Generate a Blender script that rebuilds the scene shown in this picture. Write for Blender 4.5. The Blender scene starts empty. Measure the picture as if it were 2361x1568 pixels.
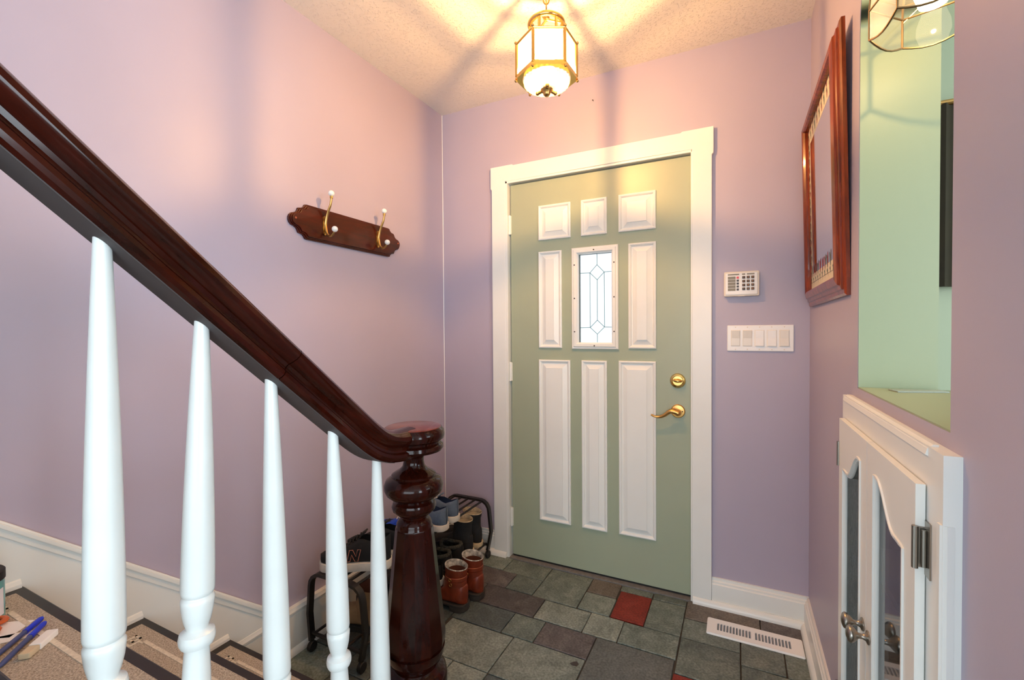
import bpy, bmesh, math, random
from mathutils import Vector, Matrix
random.seed(7)
SC = bpy.context.scene
COL = SC.collection
PI = math.pi

# ------------------------------------------------------------------ camera
cam = bpy.data.cameras.new('camera')
cam.sensor_width = 36.0
cam.lens = 36.0 * 1047.6 / 2361.0
cam.clip_start = 0.02
cam_o = bpy.data.objects.new('camera', cam)
COL.objects.link(cam_o)
YAW, PIT, ROL = 0.46158, -0.01770, -0.00702
_f = Vector((-math.sin(YAW) * math.cos(PIT), math.cos(YAW) * math.cos(PIT), math.sin(PIT)))
_r = Vector((math.cos(YAW), math.sin(YAW), 0))
_u = _r.cross(_f)
_r2 = _r * math.cos(ROL) + _u * math.sin(ROL)
_u2 = _r2.cross(_f)
M = Matrix((_r2, _u2, -_f)).transposed().to_4x4()
M.translation = (0, 0, 1.246)
cam_o.matrix_world = M
SC.camera = cam_o

# ------------------------------------------------------------------ world, daylight, exposure
SC.view_settings.view_transform = 'Standard'
SC.view_settings.look = 'None'
SC.view_settings.gamma = 1.0
SC.view_settings.use_curve_mapping = False
SC.view_settings.exposure = -0.36
w = bpy.data.worlds.new('sky')
SC.world = w
w.use_nodes = True
w.node_tree.nodes['Background'].inputs[0].default_value = (0.86, 0.93, 1.0, 1)
w.node_tree.nodes['Background'].inputs[1].default_value = 1.9


def area(name, loc, target, sx, sy, energy, color):
    l = bpy.data.lights.new(name, 'AREA')
    l.shape = 'RECTANGLE'
    l.size, l.size_y = sx, sy
    l.energy = energy
    l.color = color
    o = bpy.data.objects.new(name, l)
    COL.objects.link(o)
    o.location = loc
    d = (Vector(target) - Vector(loc)).normalized()
    o.rotation_euler = d.to_track_quat('-Z', 'Y').to_euler()
    return o


# daylight entering through the living-room windows behind and right of the camera
area('daylight_rear_window', (0.6, -3.16, 1.35), (0.6, 0, 1.1), 3.8, 1.5, 132, (0.80, 0.92, 1.0))
area('daylight_side_window', (3.36, -0.8, 1.45), (0, -0.8, 1.45), 1.7, 1.6, 140, (0.78, 0.91, 1.0))
area('daylight_hall_window', (3.36, 1.15, 1.55), (0, 1.15, 1.55), 1.1, 1.4, 55, (0.74, 0.90, 1.0))
SC.cycles.diffuse_bounces = 8
SC.cycles.max_bounces = 16
SC.cycles.transparent_max_bounces = 24
SC.cycles.sample_clamp_indirect = 6.0

# ------------------------------------------------------------------ helpers
def S(r, g, b):
    def f(c):
        c /= 255.0
        return c / 12.92 if c <= 0.04045 else ((c + 0.055) / 1.055) ** 2.4
    return (f(r), f(g), f(b), 1.0)


class MB:
    """collects verts and faces for one mesh object"""
    def __init__(self):
        self.v = []
        self.f = []

    def add(self, vs, fs, m=None):
        o = len(self.v)
        self.v += [tuple(m @ Vector(p)) if m is not None else tuple(p) for p in vs]
        self.f += [tuple(i + o for i in f) for f in fs]
        return self

    def box(self, x0, x1, y0, y1, z0, z1, m=None):
        vs = [(x, y, z) for x in (x0, x1) for y in (y0, y1) for z in (z0, z1)]
        fs = [(0, 1, 3, 2), (4, 6, 7, 5), (0, 4, 5, 1), (2, 3, 7, 6), (0, 2, 6, 4), (1, 5, 7, 3)]
        return self.add(vs, fs, m)

    def prism(self, pts, a0, a1, axis='z', m=None):
        """polygon pts extruded along axis; for x: pts are (y,z), y: (x,z), z: (x,y)"""
        def P(p, a):
            return {'x': (a, p[0], p[1]), 'y': (p[0], a, p[1]), 'z': (p[0], p[1], a)}[axis]
        n = len(pts)
        vs = [P(p, a0) for p in pts] + [P(p, a1) for p in pts]
        fs = [tuple(range(n))[::-1], tuple(range(n, 2 * n))]
        fs += [(i, (i + 1) % n, n + (i + 1) % n, n + i) for i in range(n)]
        return self.add(vs, fs, m)

    def lathe(self, prof, n=32, m=None, cap=True, scal=0, amp=0.0):
        """prof: list of (r,z)"""
        vs, fs = [], []
        for r, z in prof:
            for i in range(n):
                a = 2 * PI * i / n
                rr = r * (1 + amp * math.cos(scal * a)) if scal else r
                vs.append((rr * math.cos(a), rr * math.sin(a), z))
        for k in range(len(prof) - 1):
            for i in range(n):
                j = (i + 1) % n
                fs.append((k * n + i, k * n + j, (k + 1) * n + j, (k + 1) * n + i))
        if cap:
            if prof[0][0] > 1e-5:
                fs.append(tuple(range(n))[::-1])
            if prof[-1][0] > 1e-5:
                fs.append(tuple(range((len(prof) - 1) * n, len(prof) * n)))
        return self.add(vs, fs, m)

    def sphere(self, c, r, n=16, k=10, sc=(1, 1, 1), m=None):
        prof = [(max(1e-6, r * math.sin(PI * i / k)), -r * math.cos(PI * i / k)) for i in range(k + 1)]
        t = Matrix.Translation(c) @ Matrix.Diagonal((sc[0], sc[1], sc[2], 1))
        if m is not None:
            t = m @ t
        return self.lathe(prof, n, t, cap=False)

    def rings(self, rings, closed=True, cap=True, m=None):
        n = len(rings[0])
        vs = [p for r in rings for p in r]
        fs = []
        for k in range(len(rings) - 1):
            for i in range(n if closed else n - 1):
                j = (i + 1) % n
                fs.append((k * n + i, k * n + j, (k + 1) * n + j, (k + 1) * n + i))
        if cap:
            fs.append(tuple(range(n))[::-1])
            fs.append(tuple(range((len(rings) - 1) * n, len(rings) * n)))
        return self.add(vs, fs, m)

    def tube(self, path, r, n=10, m=None, sect=None, up=(0, 0, 1), cap=True):
        """sweep a circle (or section of (a,b) points) along a path"""
        path = [Vector(p) for p in path]
        rs = r if isinstance(r, (list, tuple)) else [r] * len(path)
        out = []
        nrm = None
        for i, p in enumerate(path):
            t = (path[min(i + 1, len(path) - 1)] - path[max(i - 1, 0)]).normalized()
            if nrm is None:
                u = Vector(up)
                if abs(u.dot(t)) > 0.95:
                    u = Vector((1, 0, 0))
                nrm = (u - t * u.dot(t)).normalized()
            else:
                nrm = (nrm - t * nrm.dot(t)).normalized()
            b = t.cross(nrm)
            if sect:
                out.append([tuple(p + b * a * rs[i] + nrm * c * rs[i]) for a, c in sect])
            else:
                out.append([tuple(p + (nrm * math.cos(2 * PI * k / n) + b * math.sin(2 * PI * k / n)) * rs[i]) for k in range(n)])
        return self.rings(out, True, cap, m)

    def torus(self, R, r, z=0, n=32, k=10, m=None):
        vs, fs = [], []
        for i in range(n):
            a = 2 * PI * i / n
            for j in range(k):
                b = 2 * PI * j / k
                rr = R + r * math.cos(b)
                vs.append((rr * math.cos(a), rr * math.sin(a), z + r * math.sin(b)))
        for i in range(n):
            for j in range(k):
                fs.append((i * k + j, ((i + 1) % n) * k + j, ((i + 1) % n) * k + (j + 1) % k, i * k + (j + 1) % k))
        return self.add(vs, fs, m)

    def build(self, name, mat, parent=None, smooth=35, bev=0.0, seg=2, world=False, sub=0):
        me = bpy.data.meshes.new(name)
        vs = self.v
        if world and parent is not None:
            inv = WORLD(parent).inverted()
            vs = [tuple(inv @ Vector(p)) for p in vs]
        me.from_pydata(vs, [], self.f)
        bm = bmesh.new()
        bm.from_mesh(me)
        bmesh.ops.remove_doubles(bm, verts=bm.verts, dist=1e-6)
        bmesh.ops.recalc_face_normals(bm, faces=bm.faces)
        if bev > 0:
            es = [e for e in bm.edges if len(e.link_faces) == 2 and e.calc_face_angle(0) > math.radians(40)]
            bmesh.ops.bevel(bm, geom=es, offset=bev, segments=seg, profile=0.6, affect='EDGES', clamp_overlap=True)
        bm.to_mesh(me)
        bm.free()
        if smooth:
            me.polygons.foreach_set('use_smooth', [True] * len(me.polygons))
            me.set_sharp_from_angle(angle=math.radians(smooth))
        me.materials.append(mat)
        o = bpy.data.objects.new(name, me)
        COL.objects.link(o)
        if parent is not None:
            o.parent = parent
        if sub:
            md = o.modifiers.new('smooth', 'SUBSURF')
            md.levels = md.render_levels = sub
        return o


def WORLD(o):
    m = o.matrix_basis.copy()
    while o.parent is not None:
        o = o.parent
        m = o.matrix_basis @ m
    return m


def tag(o, label=None, cat=None, group=None, kind=None):
    if label: o['label'] = label
    if cat: o['category'] = cat
    if group: o['group'] = group
    if kind: o['kind'] = kind
    return o


def thing(name, label, cat, loc=(0, 0, 0), rz=0.0, group=None):
    o = bpy.data.objects.new(name, None)
    COL.objects.link(o)
    o.empty_display_size = 0.05
    o.location = loc
    o.rotation_euler = (0, 0, rz)
    return tag(o, label, cat, group)


def struct(o, label=None, cat=None):
    o['kind'] = 'structure'
    return tag(o, label, cat)


def copy_tree(o, parent=None):
    c = o.copy()
    COL.objects.link(c)
    if parent is not None:
        c.parent = parent
    for ch in list(o.children):
        copy_tree(ch, c)
    return c


def T(x=0, y=0, z=0):
    return Matrix.Translation((x, y, z))


def R(a, ax):
    return Matrix.Rotation(a, 4, ax)


def bez(p0, p1, p2, p3, n=10):
    p0, p1, p2, p3 = map(Vector, (p0, p1, p2, p3))
    return [((1 - t) ** 3) * p0 + 3 * t * (1 - t) ** 2 * p1 + 3 * t * t * (1 - t) * p2 + t ** 3 * p3 for t in [i / n for i in range(n + 1)]]


def spline(pts, n=6):
    """Catmull-Rom through points"""
    P = [Vector(p) for p in pts]
    P = [P[0] * 2 - P[1]] + P + [P[-1] * 2 - P[-2]]
    out = []
    for i in range(1, len(P) - 2):
        for k in range(n):
            t = k / n
            a, b, c, d = P[i - 1], P[i], P[i + 1], P[i + 2]
            out.append(0.5 * ((2 * b) + (c - a) * t + (2 * a - 5 * b + 4 * c - d) * t * t + (3 * b - a - 3 * c + d) * t ** 3))
    out.append(P[-2])
    return out


# ------------------------------------------------------------------ materials
def nt(name):
    m = bpy.data.materials.new(name)
    m.use_nodes = True
    t = m.node_tree
    return m, t, t.nodes['Principled BSDF'], t.nodes['Material Output']


def N(t, kind, **kw):
    n = t.nodes.new(kind)
    for k, v in kw.items():
        setattr(n, k, v)
    return n


def plain(name, col, rough=0.5, metal=0.0, noise=0.0, nscale=30.0, bump=0.0, bscale=80.0, coat=0.0, spec=0.5, bdist=0.002, stretch=None):
    m, t, b, out = nt(name)
    b.inputs['Base Color'].default_value = col
    b.inputs['Roughness'].default_value = rough
    b.inputs['Metallic'].default_value = metal
    b.inputs['Specular IOR Level'].default_value = spec
    b.inputs['Coat Weight'].default_value = coat
    b.inputs['Coat Roughness'].default_value = 0.08
    tc = N(t, 'ShaderNodeTexCoord')
    src = tc.outputs['Object']
    if stretch:
        mp = N(t, 'ShaderNodeMapping')
        mp.inputs['Scale'].default_value = stretch
        t.links.new(src, mp.inputs[0])
        src = mp.outputs[0]
    if noise > 0:
        n = N(t, 'ShaderNodeTexNoise')
        n.inputs['Scale'].default_value = nscale
        n.inputs['Detail'].default_value = 5
        t.links.new(src, n.inputs['Vector'])
        mx = N(t, 'ShaderNodeMix', data_type='RGBA', blend_type='MULTIPLY')
        mx.inputs[6].default_value = col
        rp = N(t, 'ShaderNodeValToRGB')
        rp.color_ramp.elements[0].position = 0.3
        rp.color_ramp.elements[1].position = 0.7
        lo = 1 - noise
        rp.color_ramp.elements[0].color = (lo, lo, lo, 1)
        rp.color_ramp.elements[1].color = (1, 1, 1, 1)
        t.links.new(n.outputs[0], rp.inputs[0])
        t.links.new(rp.outputs[0], mx.inputs[7])
        mx.inputs[0].default_value = 1.0
        t.links.new(mx.outputs[2], b.inputs['Base Color'])
    if bump > 0:
        n2 = N(t, 'ShaderNodeTexNoise')
        n2.inputs['Scale'].default_value = bscale
        n2.inputs['Detail'].default_value = 4
        t.links.new(src, n2.inputs['Vector'])
        bp = N(t, 'ShaderNodeBump')
        bp.inputs['Strength'].default_value = bump
        bp.inputs['Distance'].default_value = bdist
        t.links.new(n2.outputs[0], bp.inputs['Height'])
        t.links.new(bp.outputs[0], b.inputs['Normal'])
    return m


def wood(name, dark, light, rough=0.15, coat=0.6, stretch=(6, 6, 1.2), scale=6.0, spec=0.16):
    m, t, b, out = nt(name)
    tc = N(t, 'ShaderNodeTexCoord')
    mp = N(t, 'ShaderNodeMapping')
    mp.inputs['Scale'].default_value = stretch
    n = N(t, 'ShaderNodeTexNoise')
    n.inputs['Scale'].default_value = scale
    n.inputs['Detail'].default_value = 8
    n.inputs['Roughness'].default_value = 0.65
    n.inputs['Distortion'].default_value = 0.6
    rp = N(t, 'ShaderNodeValToRGB')
    rp.color_ramp.elements[0].position = 0.32
    rp.color_ramp.elements[0].color = dark
    rp.color_ramp.elements[1].position = 0.72
    rp.color_ramp.elements[1].color = light
    t.links.new(tc.outputs['Object'], mp.inputs[0])
    t.links.new(mp.outputs[0], n.inputs['Vector'])
    t.links.new(n.outputs[0], rp.inputs[0])
    t.links.new(rp.outputs[0], b.inputs['Base Color'])
    b.inputs['Roughness'].default_value = rough
    b.inputs['Coat Weight'].default_value = coat
    b.inputs['Coat Roughness'].default_value = 0.06
    b.inputs['Specular IOR Level'].default_value = spec
    return m


def slate(name, ca, cb, cc, bump=0.5):
    m, t, b, out = nt(name)
    tc = N(t, 'ShaderNodeTexCoord')
    oi = N(t, 'ShaderNodeObjectInfo')
    mul = N(t, 'ShaderNodeMath', operation='MULTIPLY')
    mul.inputs[1].default_value = 60.0
    t.links.new(oi.outputs['Random'], mul.inputs[0])
    n = N(t, 'ShaderNodeTexNoise', noise_dimensions='4D')
    n.inputs['Scale'].default_value = 12
    n.inputs['Detail'].default_value = 9
    n.inputs['Roughness'].default_value = 0.68
    n.inputs['Distortion'].default_value = 0.9
    t.links.new(tc.outputs['Object'], n.inputs['Vector'])
    t.links.new(mul.outputs[0], n.inputs['W'])
    rp = N(t, 'ShaderNodeValToRGB')
    e = rp.color_ramp.elements
    e[0].position = 0.28
    e[0].color = ca
    e[1].position = 0.72
    e[1].color = cc
    x = e.new(0.5)
    x.color = cb
    t.links.new(n.outputs[0], rp.inputs[0])
    n3 = N(t, 'ShaderNodeTexNoise')
    n3.inputs['Scale'].default_value = 120
    n3.inputs['Detail'].default_value = 4
    t.links.new(tc.outputs['Object'], n3.inputs['Vector'])
    r3 = N(t, 'ShaderNodeValToRGB')
    r3.color_ramp.elements[0].position = 0.3
    r3.color_ramp.elements[0].color = (0.6, 0.6, 0.6, 1)
    r3.color_ramp.elements[1].position = 0.7
    r3.color_ramp.elements[1].color = (1.2, 1.2, 1.2, 1)
    t.links.new(n3.outputs[0], r3.inputs[0])
    mx = N(t, 'ShaderNodeMix', data_type='RGBA', blend_type='MULTIPLY')
    mx.inputs[0].default_value = 1.0
    t.links.new(rp.outputs[0], mx.inputs[6])
    t.links.new(r3.outputs[0], mx.inputs[7])
    hs = N(t, 'ShaderNodeHueSaturation')
    mr = N(t, 'ShaderNodeMapRange')
    mr.inputs[3].default_value = 0.82
    mr.inputs[4].default_value = 1.18
    t.links.new(oi.outputs['Random'], mr.inputs[0])
    t.links.new(mr.outputs[0], hs.inputs['Value'])
    t.links.new(mx.outputs[2], hs.inputs['Color'])
    t.links.new(hs.outputs[0], b.inputs['Base Color'])
    b.inputs['Roughness'].default_value = 0.5
    b.inputs['Specular IOR Level'].default_value = 0.35
    bp = N(t, 'ShaderNodeBump')
    bp.inputs['Strength'].default_value = bump
    bp.inputs['Distance'].default_value = 0.004
    t.links.new(n.outputs[0], bp.inputs['Height'])
    t.links.new(bp.outputs[0], b.inputs['Normal'])
    return m


def glass(name, tint=(1, 1, 1, 1), transl=0.0, tcol=(1, 1, 1, 1), ior=1.45, rough=0.03, streak=0.0):
    """thin pane: transparent + fresnel gloss (+ a milky translucent share)"""
    m = bpy.data.materials.new(name)
    m.use_nodes = True
    t = m.node_tree
    t.nodes.remove(t.nodes['Principled BSDF'])
    out = t.nodes['Material Output']
    tr = N(t, 'ShaderNodeBsdfTransparent')
    tr.inputs[0].default_value = tint
    gl = N(t, 'ShaderNodeBsdfGlossy')
    gl.inputs['Roughness'].default_value = rough
    fr = N(t, 'ShaderNodeLayerWeight')
    pw = N(t, 'ShaderNodeMath', operation='POWER')
    pw.inputs[1].default_value = 5.0
    t.links.new(fr.outputs['Facing'], pw.inputs[0])
    ma = N(t, 'ShaderNodeMath', operation='MULTIPLY_ADD')
    f0 = ((ior - 1) / (ior + 1)) ** 2
    ma.inputs[1].default_value = 1 - f0
    ma.inputs[2].default_value = f0
    t.links.new(pw.outputs[0], ma.inputs[0])
    fr.inputs[0].default_value = 0.5
    base = tr.outputs[0]
    if transl > 0:
        tl = N(t, 'ShaderNodeBsdfTranslucent')
        tl.inputs[0].default_value = tcol
        m1 = N(t, 'ShaderNodeMixShader')
        m1.inputs[0].default_value = transl
        t.links.new(base, m1.inputs[1])
        t.links.new(tl.outputs[0], m1.inputs[2])
        base = m1.outputs[0]
    if streak > 0:
        tc = N(t, 'ShaderNodeTexCoord')
        mp = N(t, 'ShaderNodeMapping')
        mp.inputs['Scale'].default_value = (1, 90, 12)
        n = N(t, 'ShaderNodeTexNoise')
        n.inputs['Scale'].default_value = 3
        n.inputs['Detail'].default_value = 5
        t.links.new(tc.outputs['Object'], mp.inputs[0])
        t.links.new(mp.outputs[0], n.inputs['Vector'])
        bp = N(t, 'ShaderNodeBump')
        bp.inputs['Strength'].default_value = streak
        bp.inputs['Distance'].default_value = 0.004
        t.links.new(n.outputs[0], bp.inputs['Height'])
        t.links.new(bp.outputs[0], gl.inputs['Normal'])
        t.links.new(bp.outputs[0], fr.inputs['Normal'])
    m2 = N(t, 'ShaderNodeMixShader')
    t.links.new(ma.outputs[0], m2.inputs[0])
    t.links.new(base, m2.inputs[1])
    t.links.new(gl.outputs[0], m2.inputs[2])
    t.links.new(m2.outputs[0], out.inputs[0])
    return m


def glow(name, col, strength, transp=True):
    m = bpy.data.materials.new(name)
    m.use_nodes = True
    t = m.node_tree
    t.nodes.remove(t.nodes['Principled BSDF'])
    out = t.nodes['Material Output']
    em = N(t, 'ShaderNodeEmission')
    em.inputs[0].default_value = col
    em.inputs[1].default_value = strength
    if transp:
        tr = N(t, 'ShaderNodeBsdfTransparent')
        ad = N(t, 'ShaderNodeAddShader')
        t.links.new(em.outputs[0], ad.inputs[0])
        t.links.new(tr.outputs[0], ad.inputs[1])
        t.links.new(ad.outputs[0], out.inputs[0])
    else:
        t.links.new(em.outputs[0], out.inputs[0])
    return m


LILAC = plain('lilac_paint', S(178, 169, 187), 0.42, noise=0.05, nscale=2.5, bump=0.12, bscale=350, bdist=0.0006)
CREAMWALL = plain('cream_room_paint', S(226, 224, 218), 0.5)
SAGE = plain('sage_wall_paint', S(150, 160, 128), 0.45, bump=0.1, bscale=350, bdist=0.0006)
CEIL = None
WHITE = plain('white_trim_paint', S(232, 234, 230), 0.32, noise=0.03, nscale=8)
WHITE_WORN = plain('white_baluster_paint', S(220, 225, 224), 0.3, noise=0.05, nscale=14, bump=0.06, bscale=60)
DOORGREEN = plain('sage_door_paint', S(160, 171, 148), 0.38, noise=0.04, nscale=6, bump=0.05, bscale=200, bdist=0.0005)
MAHOG = wood('mahogany_varnish', S(19, 5, 3), S(50, 14, 6), 0.12, 0.12)
MAHOG_RAIL = wood('mahogany_rail_varnish', S(21, 6, 3), S(58, 16, 7), 0.12, 0.15, stretch=(8, 1.0, 1.0))
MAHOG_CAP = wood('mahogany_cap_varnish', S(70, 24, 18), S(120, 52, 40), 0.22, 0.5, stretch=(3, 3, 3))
RAIL_UNDER = plain('dull_dark_underside', S(70, 62, 62), 0.6, noise=0.2, nscale=12)
BOARDWOOD = wood('stained_rack_board', S(46, 11, 4), S(84, 23, 8), 0.28, 0.3, stretch=(2, 0.8, 5))
FRAMEWOOD = wood('cherry_frame_stain', S(84, 28, 8), S(158, 66, 24), 0.28, 0.4, stretch=(8, 8, 1.0))
BRASS = plain('polished_brass', (0.80, 0.52, 0.17, 1), 0.18, 1.0)
BRASS_DULL = plain('antique_brass', (0.55, 0.33, 0.11, 1), 0.3, 1.0)
BRASS_GOLD = plain('satin_brass', (0.72, 0.40, 0.13, 1), 0.3, 1.0)
CAME = plain('brass_came', (0.30, 0.20, 0.10, 1), 0.35, 1.0)
LEADM = plain('blue_grey_lead_came', S(90, 140, 152), 0.5, 0.2)
PEWTER = plain('pewter_metal', (0.36, 0.33, 0.29, 1), 0.3, 1.0)
BLACKMETAL = plain('black_rack_metal', S(30, 27, 26), 0.42, noise=0.3, nscale=20)
PORCELAIN = plain('white_porcelain', S(245, 244, 240), 0.15, coat=0.5)
DARKTREAD = plain('dark_stained_tread', S(40, 36, 35), 0.45, noise=0.25, nscale=15)
GROUT = plain('dark_grout', S(76, 68, 58), 0.9, noise=0.3, nscale=40)
SILLSTONE = plain('grey_sill_strip', S(120, 118, 116), 0.8, noise=0.3, nscale=60)
PLASTIC = plain('ivory_plastic', S(226, 216, 200), 0.4)
PLASTICW = plain('white_plastic', S(242, 242, 240), 0.35)
ROCKER = plain('warm_white_rocker', S(230, 226, 216), 0.35)
DARKGREY = plain('dark_grey_duct_shade', S(50, 52, 54), 0.7)
SCREW = plain('dark_screw_plug', S(60, 50, 48), 0.5)
RUBBER = plain('black_rubber', S(24, 23, 23), 0.6)
OLIVE = plain('dark_olive_cloth', S(44, 37, 13), 0.9, noise=0.3, nscale=10)
CARCASS = plain('dark_cabinet_interior', S(62, 58, 62), 0.8)
MIRROR = plain('mirror_silver', (0.88, 0.88, 0.88, 1), 0.015, 1.0)
BULB = glow('warm_bulb_glow', (1.0, 0.72, 0.38, 1), 22.0)
BULB_NICHE = glow('warm_white_bulb_glow', (1.0, 0.80, 0.52, 1), 5.0)
LANTERN_GLASS = glass('milky_lantern_pane', (1, 0.97, 0.9, 1), 0.15, (1, 0.95, 0.85, 1))
BOWL_GLASS = glass('ribbed_bowl_glass', (0.86, 0.76, 0.58, 1), 0.10, (1, 0.9, 0.7, 1), rough=0.08, ior=1.6)
SHADE_GLASS = glass('clear_shade_pane', (0.98, 0.96, 0.9, 1), 0.12, (1, 0.97, 0.9, 1), ior=1.4)
DOOR_GLASS = glass('frosted_door_glass', (1, 1, 1, 1), 0.25, (1, 1, 1, 1))
CAB_GLASS = glass('smoky_cabinet_glass', (0.55, 0.55, 0.56, 1), ior=1.6)
CAB_GLASS2 = glass('reeded_cabinet_glass', (0.45, 0.5, 0.5, 1), 0.3, (0.3, 0.36, 0.34, 1), ior=1.6, rough=0.1, streak=1.0)
WIN_GLASS = glass('window_glass', (1, 1, 1, 1))

# textured ceiling
def ceiling_mat():
    m, t, b, out = nt('stippled_ceiling_plaster')
    b.inputs['Base Color'].default_value = S(234, 230, 224)
    b.inputs['Roughness'].default_value = 0.85
    tc = N(t, 'ShaderNodeTexCoord')
    n = N(t, 'ShaderNodeTexNoise')
    n.inputs['Scale'].default_value = 125
    n.inputs['Detail'].default_value = 3
    n.inputs['Roughness'].default_value = 0.55
    t.links.new(tc.outputs['Object'], n.inputs['Vector'])
    rp = N(t, 'ShaderNodeValToRGB')
    rp.color_ramp.elements[0].position = 0.55
    rp.color_ramp.elements[1].position = 0.68
    t.links.new(n.outputs[0], rp.inputs[0])
    bp = N(t, 'ShaderNodeBump')
    bp.inputs['Strength'].default_value = 0.55
    bp.inputs['Distance'].default_value = 0.005
    t.links.new(rp.outputs[0], bp.inputs['Height'])
    t.links.new(bp.outputs[0], b.inputs['Normal'])
    return m
CEIL = ceiling_mat()

SL_LIGHT = slate('slate_light_grey_green', S(106, 112, 105), S(141, 150, 140), S(170, 176, 164))
SL_MID = slate('slate_grey_green', S(82, 90, 85), S(111, 121, 113), S(142, 150, 140))
SL_DARK = slate('slate_charcoal_green', S(60, 65, 64), S(82, 90, 88), S(104, 111, 107))
SL_PURP = slate('slate_purple_grey', S(72, 66, 66), S(96, 90, 89), S(120, 114, 110))
SL_GREY = slate('slate_dark_grey', S(80, 83, 81), S(96, 100, 97), S(108, 112, 109), 0.2)
SL_BRWN = slate('slate_brown_grey', S(86, 78, 70), S(110, 102, 92), S(128, 122, 112))
SL_RED = slate('slate_brick_red', S(112, 36, 26), S(138, 46, 34), S(156, 66, 52))

# ------------------------------------------------------------------ room shell
D, XL, XR, ZC = 2.238, -1.564, 0.267, 2.523
XE, YB = 3.4, -3.2          # east end and back of the larger room
XP = 0.417                  # far face of the partition (right wall)

fl = MB().box(XL - 0.1, XE + 0.1, YB - 0.1, D + 0.12, -0.15, -0.006).build('floor', GROUT, smooth=0)
struct(fl, 'dark grouted floor of mixed slate tiles')
ce = MB().box(XL - 0.1, XE + 0.1, YB - 0.1, D + 0.12, ZC, ZC + 0.1).build('ceiling', CEIL, smooth=0)
struct(ce, 'stippled white plaster ceiling')
wl = MB().box(XL - 0.1, XL, YB - 0.1, D + 0.12, -0.1, ZC).build('wall_left', LILAC, smooth=0)
struct(wl, 'lilac wall along the stairs')
DX0, DX1, DZ = -1.139, -0.187, 2.066
wf = MB()
wf.box(XL, DX0, D, D + 0.12, -0.1, ZC)
wf.box(DX1, XP, D, D + 0.12, -0.1, ZC)
wf.box(DX0, DX1, D, D + 0.12, DZ, ZC)
wf.box(DX0, DX1, D, D + 0.12, -0.1, 0.0)
struct(wf.build('wall_front', LILAC, smooth=0), 'lilac wall with the front door')
struct(MB().box(XP, XE, D, D + 0.12, -0.1, ZC).build('wall_hall', SAGE, smooth=0), 'sage green wall beyond the arched opening')

# right wall: partition with an arched pass-through and a cabinet recess
NY0, NY1, NZ0, NZS = 0.842, 1.395, 1.100, 1.975
CY0, CY1, CZ0, CZ1 = 0.87, 1.39, 0.16, 1.01
wr = MB()
YE = 0.48
wr.box(XR, XP, YE, NY0, -0.1, ZC)
wr.box(XR, XP, NY1, D, -0.1, ZC)
wr.box(XR, XP, NY0, NY1, CZ1, NZ0)
wr.box(XR, XP, NY0, NY1, -0.1, CZ0)
wr.box(XR, XP, NY0, CY0, CZ0, CZ1)
wr.box(XR, XP, CY1, NY1, CZ0, CZ1)
arc = []
NC, NR = (NY0 + NY1) / 2, (NY1 - NY0) / 2
for i in range(21):
    a = PI * i / 20
    arc.append((NC + NR * math.cos(a), NZS + NR * math.sin(a)))
for i in range(20):
    p, q = arc[i], arc[i + 1]
    wr.prism([p, q, (q[0], ZC), (p[0], ZC)], XR, XP, 'x')
wr = struct(wr.build('wall_right', LILAC, smooth=25), 'lilac right wall with an arched pass-through')
# sage painted lining of the pass-through
ln = MB()
prof = [(NY1, NZ0)] + [(p[0], p[1]) for p in arc] + [(NY0, NZ0)]
t_ = 0.003
rin = [(NC + (p[0] - NC) * (1 - t_ / NR), NZ0 + (p[1] - NZ0) * (1 - t_ / 1.1)) for p in prof]
for i in range(len(prof) - 1):
    ln.prism([prof[i], prof[i + 1], rin[i + 1], rin[i]], XR + 0.001, XP + 0.002, 'x')
ln.box(XR + 0.001, XP + 0.05, NY0, NY1, NZ0, NZ0 + t_)
tr_lining = struct(ln.build('trim_3', SAGE, smooth=25), 'sage painted lining and sill of the arched opening')

# rest of the larger room, behind and beside the camera
wb = MB()
wb.box(XL, -1.4, YB - 0.1, YB, -0.1, ZC)
wb.box(2.6, XE, YB - 0.1, YB, -0.1, ZC)
wb.box(-1.4, 2.6, YB - 0.1, YB, -0.1, 0.6)
wb.box(-1.4, 2.6, YB - 0.1, YB, 2.4, ZC)
struct(wb.build('wall_back', CREAMWALL, smooth=0), 'cream wall behind the camera with a wide window')
we = MB()
we.box(XE, XE + 0.1, YB, -1.7, -0.1, ZC)
we.box(XE, XE + 0.1, 0.1, 0.55, -0.1, ZC)
we.box(XE, XE + 0.1, 1.75, D, -0.1, ZC)
we.box(XE, XE + 0.1, 0.55, 1.75, -0.1, 0.8)
we.box(XE, XE + 0.1, 0.55, 1.75, 2.3, ZC)
we.box(XE, XE + 0.1, -1.7, 0.1, -0.1, 0.65)
we.box(XE, XE + 0.1, -1.7, 0.1, 2.25, ZC)
struct(we.build('wall_east', CREAMWALL, smooth=0), 'cream wall of the neighbouring room with two windows')


def window(name, horizontal, a0, a1, z0, z1, at):
    f = MB()
    def bx(m, p0, p1, q0, q1, d0, d1):
        if horizontal:
            m.box(p0, p1, at + d0, at + d1, q0, q1)
        else:
            m.box(at - d1, at - d0, p0, p1, q0, q1)
    wdt = 0.06
    bx(f, a0, a1, z0, z0 + wdt, -0.09, -0.02)
    bx(f, a0, a1, z1 - wdt, z1, -0.09, -0.02)
    bx(f, a0, a0 + wdt, z0, z1, -0.09, -0.02)
    bx(f, a1 - wdt, a1, z0, z1, -0.09, -0.02)
    bx(f, (a0 + a1) / 2 - 0.02, (a0 + a1) / 2 + 0.02, z0, z1, -0.085, -0.03)
    o = struct(f.build(name, WHITE, smooth=0), 'white framed living room window')
    g = MB()
    bx(g, a0 + 0.03, a1 - 0.03, z0 + 0.03, z1 - 0.03, -0.062, -0.058)
    g.build('pane', WIN_GLASS, o, smooth=0)
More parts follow.
